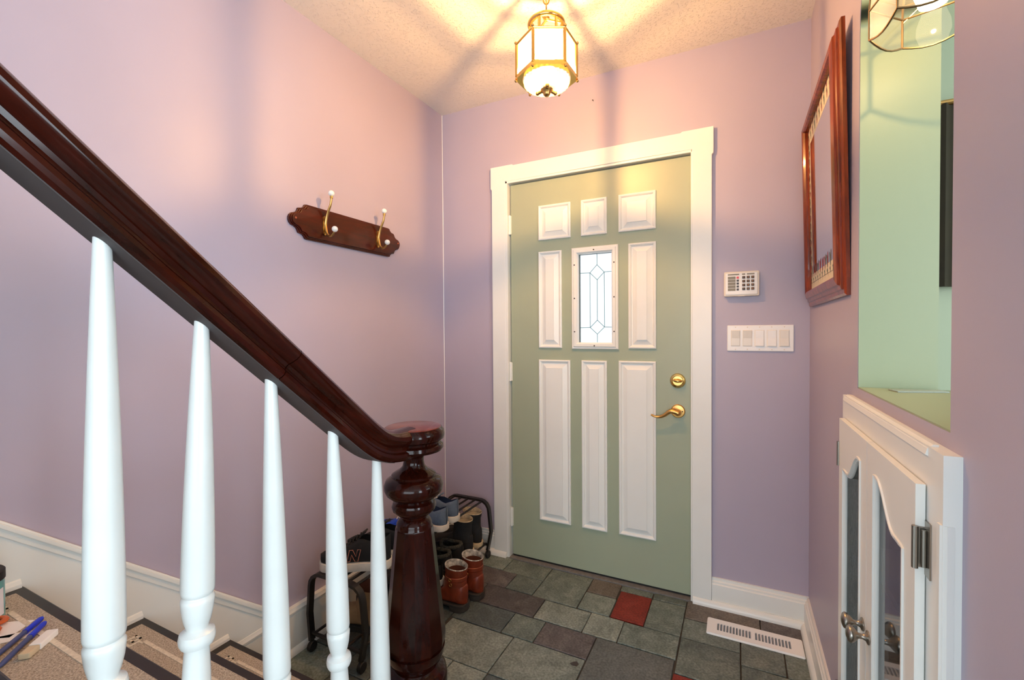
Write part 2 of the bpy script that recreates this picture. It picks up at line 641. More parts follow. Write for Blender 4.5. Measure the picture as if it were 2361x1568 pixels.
window('window_1', True, -1.4, 2.6, 0.6, 2.4, YB)
fw = MB()
window('window_2', False, -1.7, 0.1, 0.65, 2.25, XE)
window('window_3', False, 0.55, 1.75, 0.8, 2.3, XE)

# ------------------------------------------------------------------ slate tiles (each one a child of the floor)
J = 0.0022
TILE_N = [0]
def tile(x0, x1, y0, y1, mat, dz=None):
    if x1 - x0 < 0.02 or y1 - y0 < 0.02:
        return None
    dz = random.uniform(-0.0012, 0.0012) if dz is None else dz
    j = lambda: random.uniform(-0.0012, 0.0012)
    cx, cy = (x0 + x1) / 2, (y0 + y1) / 2
    a = [(x0 + J + j(), y0 + J + j()), (x1 - J + j(), y0 + J + j()), (x1 - J + j(), y1 - J + j()), (x0 + J + j(), y1 - J + j())]
    b = MB().prism([(p[0] - cx, p[1] - cy) for p in a], -0.012, 0.0, 'z')
    o = b.build('slate_tile', mat, fl, smooth=0, bev=0.0016, seg=1)
    o.location = (cx, cy, dz)
    return o

L_, M_, K_, P_, G_, B_, R_ = SL_LIGHT, SL_MID, SL_DARK, SL_PURP, SL_GREY, SL_BRWN, SL_RED
tiles = [
    (-1.117, -.818, 1.425, 1.643, L_), (-.818, -.515, 1.425, 1.645, L_), (-.881, -.735, 1.645, 1.79, M_),
    (-.735, -.514, 1.645, 1.79, P_), (-.514, -.211, 1.490, 1.79, G_), (-.80, -.580, 1.793, 1.937, L_),
    (-.580, -.434, 1.793, 1.941, L_), (-.434, -.209, 1.793, 1.937, M_), (-.501, -.355, 1.944, 2.163, R_),
    (-.355, -.207, 1.940, 2.162, M_), (-.355, -.207, 2.163, 2.214, M_), (-.505, -.355, 2.164, 2.214, M_),
    (-.649, -.502, 1.942, 2.086, M_), (-.649, -.505, 2.087, 2.214, B_), (-.870, -.649, 1.942, 2.212, M_),
    (-1.015, -.870, 1.945, 2.080, M_), (-1.10, -.870, 2.081, 2.212, M_), (-1.32, -1.10, 2.086, 2.238, M_),
    (-1.235, -1.015, 1.942, 2.085, P_), (-1.105, -.80, 1.790, 1.942, P_), (-1.33, -1.105, 1.79, 1.942, P_),
    (-1.13, -.881, 1.645, 1.79, K_), (-.967, -.818, 1.20, 1.424, L_), (-1.19, -.967, 1.20, 1.424, L_),
    (-.818, -.590, 1.20, 1.424, K_), (-.514, -.29, 1.27, 1.488, P_), (-.590, -.514, 1.20, 1.424, M_),
    (-.207, .086, 2.078, 2.238, B_), (.086, .262, 2.078, 2.238, P_), (-.207, .011, 1.938, 2.077, M_),
    (-.207, .011, 1.722, 1.938, M_), (.011, .161, 1.872, 2.077, M_), (.161, .262, 1.872, 2.077, M_),
    (.011, .262, 1.650, 1.872, M_), (-.211, -.063, 1.50, 1.722, R_), (-.063, .011, 1.50, 1.722, M_), (.011, .262, 1.50, 1.650, M_),
    (-1.345, -1.13, 1.425, 1.79, K_), (-1.117 - .013, -1.117, 1.425, 1.645, K_), (-1.555, -1.33, 1.79, 2.01, M_),
    (-1.555, -1.33, 2.01, 2.238, K_), (-1.33, -1.235, 1.942, 2.086, K_), (-1.555, -1.345, 1.57, 1.79, M_),
    (-1.555, -1.345, 1.42, 1.57, P_), (-1.555, -1.33, 1.27, 1.42, K_), (-1.33, -1.19, 1.20, 1.42, K_),
    (-1.555, -1.33, 0.94, 1.27, M_), (-1.33, -1.11, 0.94, 1.20, K_), (-1.11, -.89, 0.98, 1.20, M_), (-.89, -.66, 0.98, 1.20, K_),
    (-.66, -.514, 0.98, 1.20, L_), (-.514, -.29, 0.98, 1.27, M_), (-.29, -.211, 1.20, 1.49, K_), (-.29, -.07, 0.98, 1.20, L_),
    (-.211, -.063, 1.20, 1.50, P_), (-.063, .15, 1.28, 1.50, M_), (.15, .262, 1.20, 1.50, K_), (-.063, .15, 1.20, 1.28, L_), (-.07, .262, 0.98, 1.20, M_),
]
chip_host = None
for k, tt in enumerate(tiles):
    o = tile(*tt)
    if k == 1:
        chip_host = o
yy = 0.98
pool = [L_, M_, M_, K_, P_, G_, M_, B_]
while yy > -0.9:
    hgt = random.choice((0.15, 0.22, 0.22))
    xx = -0.62 if yy - hgt > -3 else XL
    x_end = XR if yy > YE else 1.5
    while xx < x_end - 0.02:
        wd = random.choice((0.15, 0.225, 0.30))
        if xx + wd > x_end - 0.06:
            wd = x_end - xx
        tile(xx, xx + wd, yy - hgt, yy, random.choice(pool))
        xx += wd
    yy -= hgt
# small dark chip knocked out of the light tile
MB().prism([(-0.016, -0.008), (-0.006, -0.013), (0.012, -0.010), (0.015, 0.004), (0.004, 0.014), (-0.007, 0.006)], 0, 0.0012, 'z', T(-0.547 + 0.6665, 1.608 - 1.535, -0.0003)).build('chipped_spot', SCREW, chip_host, smooth=0)

# ------------------------------------------------------------------ baseboards, casing, skirt
def base_profile(h, d=0.018):
    return [(0, 0), (d, 0), (d, h - 0.028), (d - 0.004, h - 0.024), (d - 0.004, h - 0.016), (d - 0.009, h - 0.012), (d - 0.010, h), (0, h)]
SHOE = [(0, 0), (0.015, 0), (0.0145, 0.008), (0.011, 0.018), (0.004, 0.026), (0, 0.028)]
def along_x(m, prof, x0, x1, y, d0=0.0):      # wall at y, projecting to -y
    m.prism([(y - d0 - p[0], p[1]) for p in prof], x0, x1, 'x')
def along_y(m, prof, y0, y1, x, sgn, d0=0.0):  # wall at x, projecting sgn
    m.prism([(x + sgn * (d0 + p[0]), p[1]) for p in prof], y0, y1, 'y')
# prism 'x' takes (y,z); prism 'y' takes (x,z)
m = MB(); along_x(m, base_profile(0.128), DX1 + 0.083, XR, D); along_x(m, SHOE, DX1 + 0.004, XR, D, 0.023)
m.box(DX1 + 0.083, XR, D - 0.023, D - 0.017, 0, 0.03)
struct(m.build('baseboard_front', WHITE, smooth=25), 'white baseboard between front door and right wall')
m = MB(); along_x(m, base_profile(0.128), XL, DX0 - 0.083, D); along_x(m, SHOE, XL, DX0 - 0.004, D, 0.023)
m.box(XL, DX0 - 0.083, D - 0.023, D - 0.017, 0, 0.03)
struct(m.build('baseboard_front.001', WHITE, smooth=25), 'short white baseboard left of the front door')
m = MB(); along_y(m, base_profile(0.128), 1.46, D - 0.018, XR, -1); along_y(m, SHOE, 1.46, D - 0.036, XR, -1, 0.018)
struct(m.build('baseboard_right', WHITE, smooth=25), 'white baseboard under the wall mirror')
m = MB(); along_y(m, base_profile(0.178, 0.022), 0.90, D - 0.018, XL, 1); along_y(m, [(0, .158), (.025, .158), (.026, .166), (.022, .172), (.02, .179), (0, .179)], 0.90, D - 0.018, XL, 1); along_y(m, SHOE, 0.96, D - 0.036, XL, 1, 0.02)
struct(m.build('baseboard_left', WHITE, smooth=25), 'taller white baseboard behind the shoe rack')

struct(MB().prism([(XL, D), (XL + .0022, D), (XL, D - .0022)], .18, ZC, 'z').build('trim_6', WHITE, smooth=0), 'thin white caulk line in the wall corner')
# eared casing round the front door
oL, oR, iL, iR, tz, e = DX0 - 0.083, DX1 + 0.082, DX0, DX1, 2.148, 0.007
pts = [(iL, 0.0), (oL, 0.0), (oL, 2.03), (oL - e, 2.036), (oL - e, tz + 0.005), (oL + 0.125, tz + 0.005), (oL + 0.132, tz),
       (oR - 0.132, tz), (oR - 0.125, tz + 0.005), (oR + e, tz + 0.005), (oR + e, 2.036), (oR, 2.03), (oR, 0.0), (iR, 0.0), (iR, DZ), (iL, DZ)]
cs = MB().prism(pts, D - 0.022, D, 'y').build('trim_1', WHITE, smooth=0, bev=0.0025)
struct(cs, 'white eared casing round the front door')
jb = MB()
jb.box(DX0, DX0 + 0.012, D - 0.020, D + 0.11, 0, DZ); jb.box(DX1 - 0.006, DX1, D - 0.020, D + 0.11, 0, DZ); jb.box(DX0, DX1, D - 0.020, D + 0.11, DZ - 0.012, DZ)
jb.box(DX0 + 0.012, DX0 + 0.024, D + 0.052, D + 0.075, 0, DZ); jb.box(DX1 - 0.02, DX1 - 0.006, D + 0.052, D + 0.075, 0, DZ)
jb.box(DX0 + 0.012, DX1, D + 0.052, D + 0.075, DZ - 0.026, DZ - 0.012)
struct(jb.build('trim_2', WHITE, smooth=0, bev=0.002), 'white door jamb with stop')
struct(MB().box(DX0 + 0.012, DX1 - 0.006, D - 0.026, D + 0.1, -0.006, 0.005).build('trim_4', SILLSTONE, smooth=0, bev=0.002), 'grey stone strip under the front door')

# sloping skirt board on the left wall above the treads
RISE, RUN, NOSE0, Z0 = 0.2152, 0.2448, 0.937, 0.211
sl = -0.862
def top(y): return 0.814 + sl * (y - 0.41)
sk = MB()
y_hi, y_lo = -0.6, 1.138
sk.prism([(y_hi, top(y_hi) - 0.03), (1.110, top(1.110) - 0.03), (1.110, 0.176), (0.90, 0.176), (y_hi, top(y_hi) - 0.64)], XL, XL + 0.017, 'x')
sk = struct(sk.build('trim_5', WHITE, smooth=0), 'white sloping skirt board beside the stairs')
cp = MB()
for d0, d1, th in ((0.0, 0.022, 0.020), (0.006, 0.017, 0.025), (0.024, 0.034, 0.0205)):
    cp.prism([(y_hi, top(y_hi) - d0), (y_lo + 0.02, top(y_lo + 0.02) - d0), (y_lo + 0.02 - d1 * .3, top(y_lo + 0.02) - d1), (y_hi, top(y_hi) - d1)], XL, XL + th, 'x')
cp.build('cap_moulding', WHITE, sk, smooth=0, bev=0.002)

# ------------------------------------------------------------------ front door
dr = bpy.data.objects.new('door_1', None)
COL.objects.link(dr)
dr.location = (-0.654, D, 0)
struct(dr, 'sage green front door with white panels and a leaded pane')
LX0, LX1, LZ0, LZ1 = -1.116, -0.195, 0.016, 2.046
WX0, WX1, WZ0, WZ1 = -0.735, -0.548, 1.176, 1.645
lf = MB()
DF = D + 0.002
lf.box(LX0, WX0, DF, DF + 0.044, LZ0, LZ1)
lf.box(WX1, LX1, DF, DF + 0.044, LZ0, LZ1)
lf.box(WX0, WX1, DF, DF + 0.044, LZ0, WZ0)
lf.box(WX0, WX1, DF, DF + 0.044, WZ1, LZ1)
lf.build('door_leaf', DOORGREEN, dr, smooth=0, world=True)
MB().box(LX0, LX1, DF + 0.004, DF + 0.04, 0.006, 0.016).build('weather_strip', RUBBER, dr, smooth=0, world=True)


def ringpanel(mb, x0, x1, z0, z1, steps, yb):
    """nested rectangles: (inset, proud) -> faces"""
    vs, fs = [], []
    for ins, pr in steps:
        vs += [(x0 + ins, yb - pr, z0 + ins), (x1 - ins, yb - pr, z0 + ins), (x1 - ins, yb - pr, z1 - ins), (x0 + ins, yb - pr, z1 - ins)]
    for k in range(len(steps) - 1):
        for i in range(4):
            j = (i + 1) % 4
            fs.append((4 * k + i, 4 * k + j, 4 * k + 4 + j, 4 * k + 4 + i))
    k = 4 * (len(steps) - 1)
    fs.append((k, k + 1, k + 2, k + 3))
    fs.append((3, 2, 1, 0))
    mb.add(vs, fs)
    return mb
STEPS = [(0, 0), (0.001, 0.0085), (0.006, 0.0105), (0.011, 0.0085), (0.016, 0.0012), (0.019, 0.0008), (0.042, 0.0095), (0.0425, 0.0125), (0.0435, 0.0125)]
for x0, x1, z0, z1 in [(-.950, -.771, 1.730, 1.913), (-.716, -.582, 1.730, 1.912), (-.525, -.348, 1.730, 1.912),
                       (-.951, -.821, 1.160, 1.670), (-.478, -.347, 1.161, 1.671),
                       (-.952, -.776, .238, 1.098), (-.716, -.584, .238, 1.099), (-.526, -.348, .241, 1.101)]:
    ringpanel(MB(), x0, x1, z0, z1, STEPS, DF).build('door_panel', WHITE, dr, smooth=0, world=True)
# glazed light
ff = MB()
FX0, FX1, FZ0, FZ1 = -.766, -.526, 1.156, 1.673
prof_f = [(0.0, 0.0), (0.0, 0.008), (0.004, 0.012), (0.010, 0.012), (0.014, 0.017), (0.026, 0.017), (0.032, 0.010), (0.034, 0.004), (0.034, -0.03)]
vs, fs = [], []
for ins, pr in prof_f:
    vs += [(FX0 + ins, DF - pr, FZ0 + ins), (FX1 - ins, DF - pr, FZ0 + ins), (FX1 - ins, DF - pr, FZ1 - ins), (FX0 + ins, DF - pr, FZ1 - ins)]
for k in range(len(prof_f) - 1):
    for i in range(4):
        j = (i + 1) % 4
        fs.append((4 * k + i, 4 * k + j, 4 * k + 4 + j, 4 * k + 4 + i))
ff.add(vs, fs)
gf = ff.build('window_frame', WHITE, dr, smooth=0, world=True)
for sx, sz in [(-.748, 1.585), (-.748, 1.415), (-.748, 1.245), (-.545, 1.585), (-.545, 1.415), (-.545, 1.245), (-.647, 1.655), (-.645, 1.174)]:
    MB().lathe([(0.0035, 0), (0.0035, 0.0015), (0.001, 0.002)], 10, T(sx, DF - 0.0168, sz) @ R(PI / 2, 'X')).build('screw', SCREW, gf, smooth=30, world=True)
pn = MB().box(WX0, WX1, DF + 0.024, DF + 0.028, WZ0, WZ1).build('pane', DOOR_GLASS, dr, smooth=0, world=True)
ld = MB()
gy = DF + 0.022
gx0, gx1, gz0, gz1 = -.735, -.548, 1.178, 1.643
A_, B2, C2, D2 = (-.641, 1.584), (-.604, 1.545), (-.640, 1.508), (-.678, 1.545)
E2, F2, G2, H2 = (-.677, 1.266), (-.640, 1.303), (-.603, 1.268), (-.640, 1.232)
for a, b in [((-.641, gz1), A_), (A_, B2), (B2, C2), (C2, D2), (D2, A_), (C2, F2), (F2, E2), (E2, D2), (B2, G2), (G2, H2), (E2, H2), (F2, G2), (H2, (-.640, gz0)),
             ((gx0, 1.546), D2), (B2, (gx1, 1.547)), ((gx0, 1.265), E2), (G2, (gx1, 1.266))]:
    ld.tube([(a[0], gy, a[1]), (b[0], gy, b[1])], 0.0016, 6)
ld.build('lead_came', LEADM, pn, world=True)
rvs = MB()
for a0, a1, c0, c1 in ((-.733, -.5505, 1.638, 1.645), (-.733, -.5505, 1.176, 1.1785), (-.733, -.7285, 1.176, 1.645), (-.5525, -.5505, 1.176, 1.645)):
    rvs.box(a0, a1, DF + .012, DF + .0235, c0, c1)
rvs.build('reveal_shade', plain('dark_teal_reveal_shade', S(74, 92, 96), .6), pn, smooth=0, world=True)  # dark strips round the pane paint in the shade of the frame reveal
# deadbolt
Y_ = R(PI / 2, 'X')
db = MB().lathe([(0.034, 0), (0.0345, 0.004), (0.031, 0.011), (0.024, 0.013), (0.022, 0.010), (0.0, 0.010)], 32, T(-.251, DF, 1.013) @ Y_).build('deadbolt_rose', BRASS, dr, smooth=40, world=True)
MB().tube([(-.269, DF - 0.02, 1.017), (-.260, DF - 0.023, 1.015), (-.251, DF - 0.024, 1.014), (-.240, DF - 0.023, 1.013), (-.233, DF - 0.02, 1.012)], [0.005, 0.007, 0.009, 0.007, 0.005], 12).lathe([(0.008, 0.0), (0.008, 0.02)], 16, T(-.251, DF - 0.006, 1.013) @ Y_).build('thumb_turn', BRASS, db, world=True)
hr = MB().lathe([(0.0315, 0), (0.0315, 0.005), (0.028, 0.009), (0.012, 0.010), (0.011, 0.034), (0.0, 0.034)], 32, T(-.250, DF, .871) @ Y_).build('handle_rose', BRASS_GOLD, dr, smooth=40, world=True)
lv = spline([(-.246, DF - 0.040, .868), (-.262, DF - 0.043, .874), (-.282, DF - 0.044, .873), (-.303, DF - 0.042, .856), (-.325, DF - 0.040, .845), (-.347, DF - 0.042, .845), (-.365, DF - 0.046, .853)], 5)
MB().tube(lv, [0.0135 - 0.0088 * min(1, i / (len(lv) - 1) * 1.2) for i in range(len(lv))], 12).sphere((-.247, DF - 0.038, .868), 0.0145).build('lever', BRASS_GOLD, hr, smooth=50, world=True)
MB().lathe([(0.003, 0), (0.002, 0.001)], 10, T(-.230, DF - 0.0095, .871) @ Y_).build('lock_button', SCREW, hr, world=True)
for hz in (1.831, 1.028, 0.224):
    hm = MB().tube([(-1.1205, DF - 0.006, hz - 0.052), (-1.1205, DF - 0.006, hz + 0.052)], 0.006, 12)
    for k in range(5):
        hm.tube([(-1.1205, DF - 0.006, hz - 0.05 + 0.0205 * k), (-1.1205, DF - 0.006, hz - 0.032 + 0.0205 * k)], 0.0068, 12)
    hm.box(-1.128, -1.112, DF - 0.003, DF - 0.0005, hz - 0.05, hz + 0.05)
    hm.build('hinge', WHITE, dr, smooth=40, world=True)

# ------------------------------------------------------------------ staircase
st = thing('staircase', 'dark treaded wooden staircase rising along the lilac left wall', 'stairs', (-1.1, 0.6, 0))
NST = 7
X_OPEN = -0.690
for k in range(NST):
    yn, z = NOSE0 - RUN * k, Z0 + RISE * k
    x0 = XL + 0.0175
    tb = MB().prism([(yn, z - 0.004), (yn - 0.004, z), (yn - RUN - 0.03, z), (yn - RUN - 0.03, z - 0.03), (yn - 0.004, z - 0.03), (yn, z - 0.026)], x0, X_OPEN, 'x')
    tb.build('tread', DARKTREAD, st, smooth=0, world=True)
    MB().box(x0, X_OPEN - 0.03, yn - 0.045, yn - 0.03, max(0, z - RISE), z - 0.03).build('riser', WHITE, st, smooth=0, world=True)
    # small white quarter-round between tread end and skirt board
    MB().prism([(x0, z), (x0 + 0.010, z), (x0 + 0.009, z + 0.008), (x0 + 0.004, z + 0.017), (x0, z + 0.019)], yn - RUN + 0.02, yn - 0.006, 'y').build('quarter_round', WHITE, st, smooth=0, world=True)
sg = MB()
sp = [(NOSE0 - 0.045, 0.0)]
for k in range(NST):
    yn, z = NOSE0 - RUN * k, Z0 + RISE * k - 0.03
    sp += [(yn - 0.045, z), (yn - 0.045 - RUN, z)]
sp += [(NOSE0 - RUN * NST - 0.045, 0.0)]
sg.prism(sp, X_OPEN - 0.045, X_OPEN - 0.03, 'x')
sg.build('stringer', WHITE, st, smooth=0, world=True)

# tread mats
def mat_material():
    m, t, b, out = nt('grey_beige_mat_pile')
    tc = N(t, 'ShaderNodeTexCoord')
    n = N(t, 'ShaderNodeTexNoise'); n.inputs['Scale'].default_value = 300; n.inputs['Detail'].default_value = 6
    t.links.new(tc.outputs['Object'], n.inputs['Vector'])
    rp = N(t, 'ShaderNodeValToRGB')
    rp.color_ramp.elements[0].position = 0.35; rp.color_ramp.elements[0].color = S(148, 138, 124)
    rp.color_ramp.elements[1].position = 0.68; rp.color_ramp.elements[1].color = S(208, 199, 184)
    t.links.new(n.outputs[0], rp.inputs[0]); t.links.new(rp.outputs[0], b.inputs['Base Color'])
    b.inputs['Roughness'].default_value = 0.95
    b.inputs['Specular IOR Level'].default_value = 0.1
    bp = N(t, 'ShaderNodeBump'); bp.inputs['Strength'].default_value = 0.8; bp.inputs['Distance'].default_value = 0.003
    t.links.new(n.outputs[0], bp.inputs['Height']); t.links.new(bp.outputs[0], b.inputs['Normal'])
    return m
MATM = mat_material()
MATB = plain('pale_mat_border_pile', S(228, 220, 203), 0.95, noise=0.25, nscale=150, bump=0.6, bscale=200)
mat_lbl = ['grey-beige tread mat with pale key border on the lowest step', 'grey-beige tread mat with pale key border on the second step',
           'grey-beige tread mat under the pens and jar on the third step']
for k in range(3):
    yn, z = NOSE0 - RUN * k, Z0 + RISE * k
    x0, x1, y0, y1 = -1.500, -0.80, yn - 0.205, yn - 0.027
    mt = thing('stair_mat', mat_lbl[k], 'mat', ((x0 + x1) / 2, (y0 + y1) / 2, z), 0, 'tread mats on the stairs')
    MB().box(x0, x1, y0, y1, z + 0.0005, z + 0.007).build('pile', MATM, mt, smooth=0, bev=0.002, world=True)
    bd = MB()
    zt = z + 0.0066
    def strip(a0, a1, b0, b1):
        bd.box(a0, a1, b0, b1, zt, zt + 0.0016)
    ix, iy, t2 = 0.038, 0.032, 0.009
    strip(x0 + ix + 0.055, x1 - 0.09, y1 - iy - t2, y1 - iy)
    strip(x0 + ix + 0.055, x1 - 0.09, y0 + iy, y0 + iy + t2)
    strip(x0 + ix, x0 + ix + t2, y0 + iy + 0.055, y1 - iy - 0.055)
    for sgn, yb in ((-1, y1 - iy), (1, y0 + iy)):
        def q(a0, a1, b0, b1):
            u0, u1 = yb + sgn * b0, yb + sgn * b1
            strip(x0 + ix + a0, x0 + ix + a1, min(u0, u1), max(u0, u1))
        q(0.008, 0.034, 0.0, 0.006); q(0.008, 0.014, 0.0, 0.028); q(0.028, 0.034, 0.0, 0.022); q(0.018, 0.034, 0.017, 0.022)
        q(0.0, 0.040, 0.030, 0.036); q(0.040, 0.046, 0.008, 0.036); q(0.046, 0.06, 0.008, 0.013); q(0.0, 0.009, 0.03, 0.06)
    bd.build('key_border', MATB, mt, smooth=0, world=True)

# ------------------------------------------------------------------ banister
bn = thing('stair_banister', 'glossy mahogany banister with newel and white turned balusters', 'banister', (-0.738, 0.921, 0))
ZR = lambda y: 1.622 - 0.8755 * y - 0.0
sec = [(-.026, 0), (.026, 0), (.031, .004), (.033, .010), (.031, .017), (.025, .021), (.0235, .026), (.0255, .032), (.032, .037), (.0375, .043), (.0395, .050), (.0375, .058), (.031, .064), (.021, .069), (.010, .0715), (0, .072)]
sec = sec + [(-a, b) for a, b in sec[::-1][1:] if b > 0]
XN = -0.733
path = [(XN, y, ZR(y)) for y in (-0.30, -0.1, 0.1, 0.3, 0.45, 0.56, 0.63)]
path += bez((XN, .65, ZR(.65)), (XN, .735, ZR(.735)), (XN, .765, .944), (XN, .87, .940), 14)
path += [(XN, .895, .940)]
rb = MB()
rings = []
for i, p in enumerate(path):
    p = Vector(p)
    t = (Vector(path[min(i + 1, len(path) - 1)]) - Vector(path[max(i - 1, 0)])).normalized()
    nr = Vector((1, 0, 0)).cross(t)
    if nr.z < 0: nr = -nr
    rings.append([tuple(p + Vector((a, 0, 0)) + nr * c) for a, c in sec])
ci = 4
cut = [tuple(Vector(a).lerp(Vector(b), .62)) for a, b in zip(rings[ci], rings[ci + 1])]
cut2 = [tuple(Vector(a).lerp(Vector(b), .632)) for a, b in zip(rings[ci], rings[ci + 1])]
rb.rings(rings[:ci + 1] + [cut])
hrail = rb.build('handrail', MAHOG_RAIL, bn, smooth=28, world=True)
MB().rings([cut2] + rings[ci + 1:]).build('handrail_easing', MAHOG_RAIL, bn, smooth=28, world=True)
un = MB()
rings = []
for i, p in enumerate(path[:-4]):
    p = Vector(p)
    t = (Vector(path[min(i + 1, len(path) - 1)]) - Vector(path[max(i - 1, 0)])).normalized()
    nr = Vector((1, 0, 0)).cross(t)
    if nr.z < 0: nr = -nr
    rings.append([tuple(p + Vector((a, 0, 0)) + nr * c) for a, c in ((-.0255, -.0015), (.0255, -.0015), (.0255, .001), (-.0255, .001))])
un.rings(rings)
un.build('rail_underside', RAIL_UNDER, hrail, smooth=28, world=True)

# newel post: radii and heights read from the photograph
def zpx(py): return 1.005 - (py - 985) * 0.001116
npf = [(0.0, 0.300), (0.066, 0.300), (0.068, 0.325), (0.074, 0.334), (0.080, 0.348), (0.0805, 0.365), (0.077, 0.382), (0.068, 0.390), (0.060, 0.393), (0.056, 0.398), (0.058, 0.405),
       (0.066, 0.414), (0.072, 0.428), (0.0748, 0.446)]
npf2 = [(0.0465, 0.752), (0.0445, 0.757), (0.0445, 0.762), (0.0425, 0.767), (0.0380, 0.773), (0.033, 0.777), (0.034, 0.781), (0.043, 0.787), (0.0535, 0.797), (0.0560, 0.806), (0.0530, 0.816), (0.047, 0.820), (0.045, 0.823), (0.048, 0.826),
       (0.060, 0.831), (0.070, 0.840), (0.0745, 0.851), (0.0745, 0.862), (0.069, 0.874), (0.060, 0.880), (0.0555, 0.882), (0.0555, 0.887), (0.047, 0.893), (0.036, 0.899), (0.028, 0.908), (0.0255, 0.920), (0.0265, 0.930), (0.033, 0.940), (0.036, 0.945)]
nw = MB().lathe(npf, 48, T(-0.741, 0.921, 0)).build('newel_post', MAHOG, bn, smooth=38, world=True)
MB().lathe([(0.070, 0.440), (0.0755, 0.452), (0.0765, 0.47), (0.0755, 0.488), (0.048, 0.746), (0.0475, 0.752), (0.044, 0.754)], 12, T(-0.741, 0.921, 0) @ R(math.radians(8), 'Z')).build('faceted_shaft', MAHOG, nw, smooth=12, bev=0.0012, world=True)
MB().lathe(npf2, 48, T(-0.741, 0.921, 0)).build('turned_neck', MAHOG, nw, smooth=38, world=True)
cpf = [(0.0, 0.944), (0.060, 0.944), (0.072, 0.948), (0.0765, 0.955), (0.075, 0.963), (0.069, 0.968), (0.070, 0.973), (0.077, 0.978), (0.0795, 0.987), (0.0775, 0.998), (0.071, 1.006)]
MB().lathe(cpf, 48, T(-0.741, 0.921, 0)).build('newel_cap', MAHOG, nw, smooth=38, world=True)
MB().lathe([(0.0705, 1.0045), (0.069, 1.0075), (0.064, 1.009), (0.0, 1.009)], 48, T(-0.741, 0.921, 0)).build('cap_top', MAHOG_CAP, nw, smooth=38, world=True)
MB().box(-0.741 - 0.078, -0.741 + 0.078, 0.921 - 0.078, 0.921 + 0.078, 0.0, 0.302).build('plinth', MAHOG, nw, smooth=0, bev=0.006, world=True)

# balusters (top point under the rail, point at ring height; the post runs along that line)
def baluster(ytop, yring, zring, ztread, zt):
    d = Vector((0, (ytop - yring) / max(0.05, zt - zring), 1.0)).normalized()
    base_y = yring - d.y / d.z * (zring - ztread)
    Lh = (zt - ztread) / d.z + 0.006
    low = [(.0215, 0), (.0215, .004), (.0185, .09), (.0165, .128), (.0165, .131), (.0215, .133), (.0240, .139), (.0245, .145), (.0230, .152), (.0170, .156), (.0150, .158), (.0150, .161),
           (.0175, .168), (.0205, .182), (.0222, .197), (.0225, .203), (.0205, .206), (.0193, .2075), (.0193, .2085), (.0215, .2105), (.0225, .216)]
    up = []
    for i in range(1, 13):
        t = i / 12
        up.append((.0095 + (.0225 - .0095) * (1 - t ** 1.55), .216 + t * (Lh - .216)))
    rot = Vector((0, 0, 1)).rotation_difference(d).to_matrix().to_4x4()
    return MB().lathe(low + up, 28, T(-0.738, base_y, ztread) @ rot).build('baluster', WHITE_WORN, bn, smooth=40, world=True)
tz_ = lambda k: Z0 + RISE * k
under = lambda y: ZR(y)
baluster(0.293, 0.286, 0.849, tz_(2), under(0.293))
baluster(0.413, 0.400, 0.849, tz_(2), under(0.413))
baluster(0.527, 0.530, 0.625, tz_(1), under(0.527))
baluster(0.662, 0.669, 0.613, tz_(1), 1.044)
baluster(0.785, 0.790, 0.418, tz_(0), 0.962)
baluster(0.170, 0.168, tz_(3) + .21, tz_(3), under(0.170))
baluster(0.048, 0.048, tz_(3) + .21, tz_(3), under(0.048))

# ------------------------------------------------------------------ coat rack on the left wall
cr = thing('coat_rack', 'dark stained wooden coat rack with two brass double hooks', 'coat rack', (XL, 1.517, 1.694))
half, hh = 0.237, 0.0705
end = [(0, 1.0), (.010, .97), (.014, .86), (.022, .76), (.034, .72), (.041, .70), (.044, .58), (.049, .47), (.060, .38), (.072, .33), (.080, .22), (.084, .08)]
def board_outline(ins):
    sc, sh = (half + .084 - ins) / (half + .084), (hh - ins) / hh
    rp = [(half + a, b * hh) for a, b in end]
    o = rp[:]
    o = [(a, b) for a, b in rp] + [(a, -b) for a, b in rp[::-1]] + [(-a, -b) for a, b in rp] + [(-a, b) for a, b in rp[::-1]]
    return [(a * sc, b * sh) for a, b in o]
bd = MB().prism(board_outline(0), 0.0, 0.010, 'x').prism(board_outline(.005), 0.010, 0.0145, 'x').prism(board_outline(.010), 0.0145, 0.020, 'x').build('board', BOARDWOOD, cr, smooth=0, bev=0.0015)
for sy in (-1, 1):
    MB().lathe([(0.0045, 0), (0.004, 0.001), (0.002, 0.0025), (0.0, 0.003)], 14, T(0.020, sy * 0.297, 0.004) @ R(PI / 2, 'Y')).build('plug', plain('orange_wood_plug', S(170, 80, 40), 0.4) if sy < 0 else bpy.data.materials['orange_wood_plug'], cr)
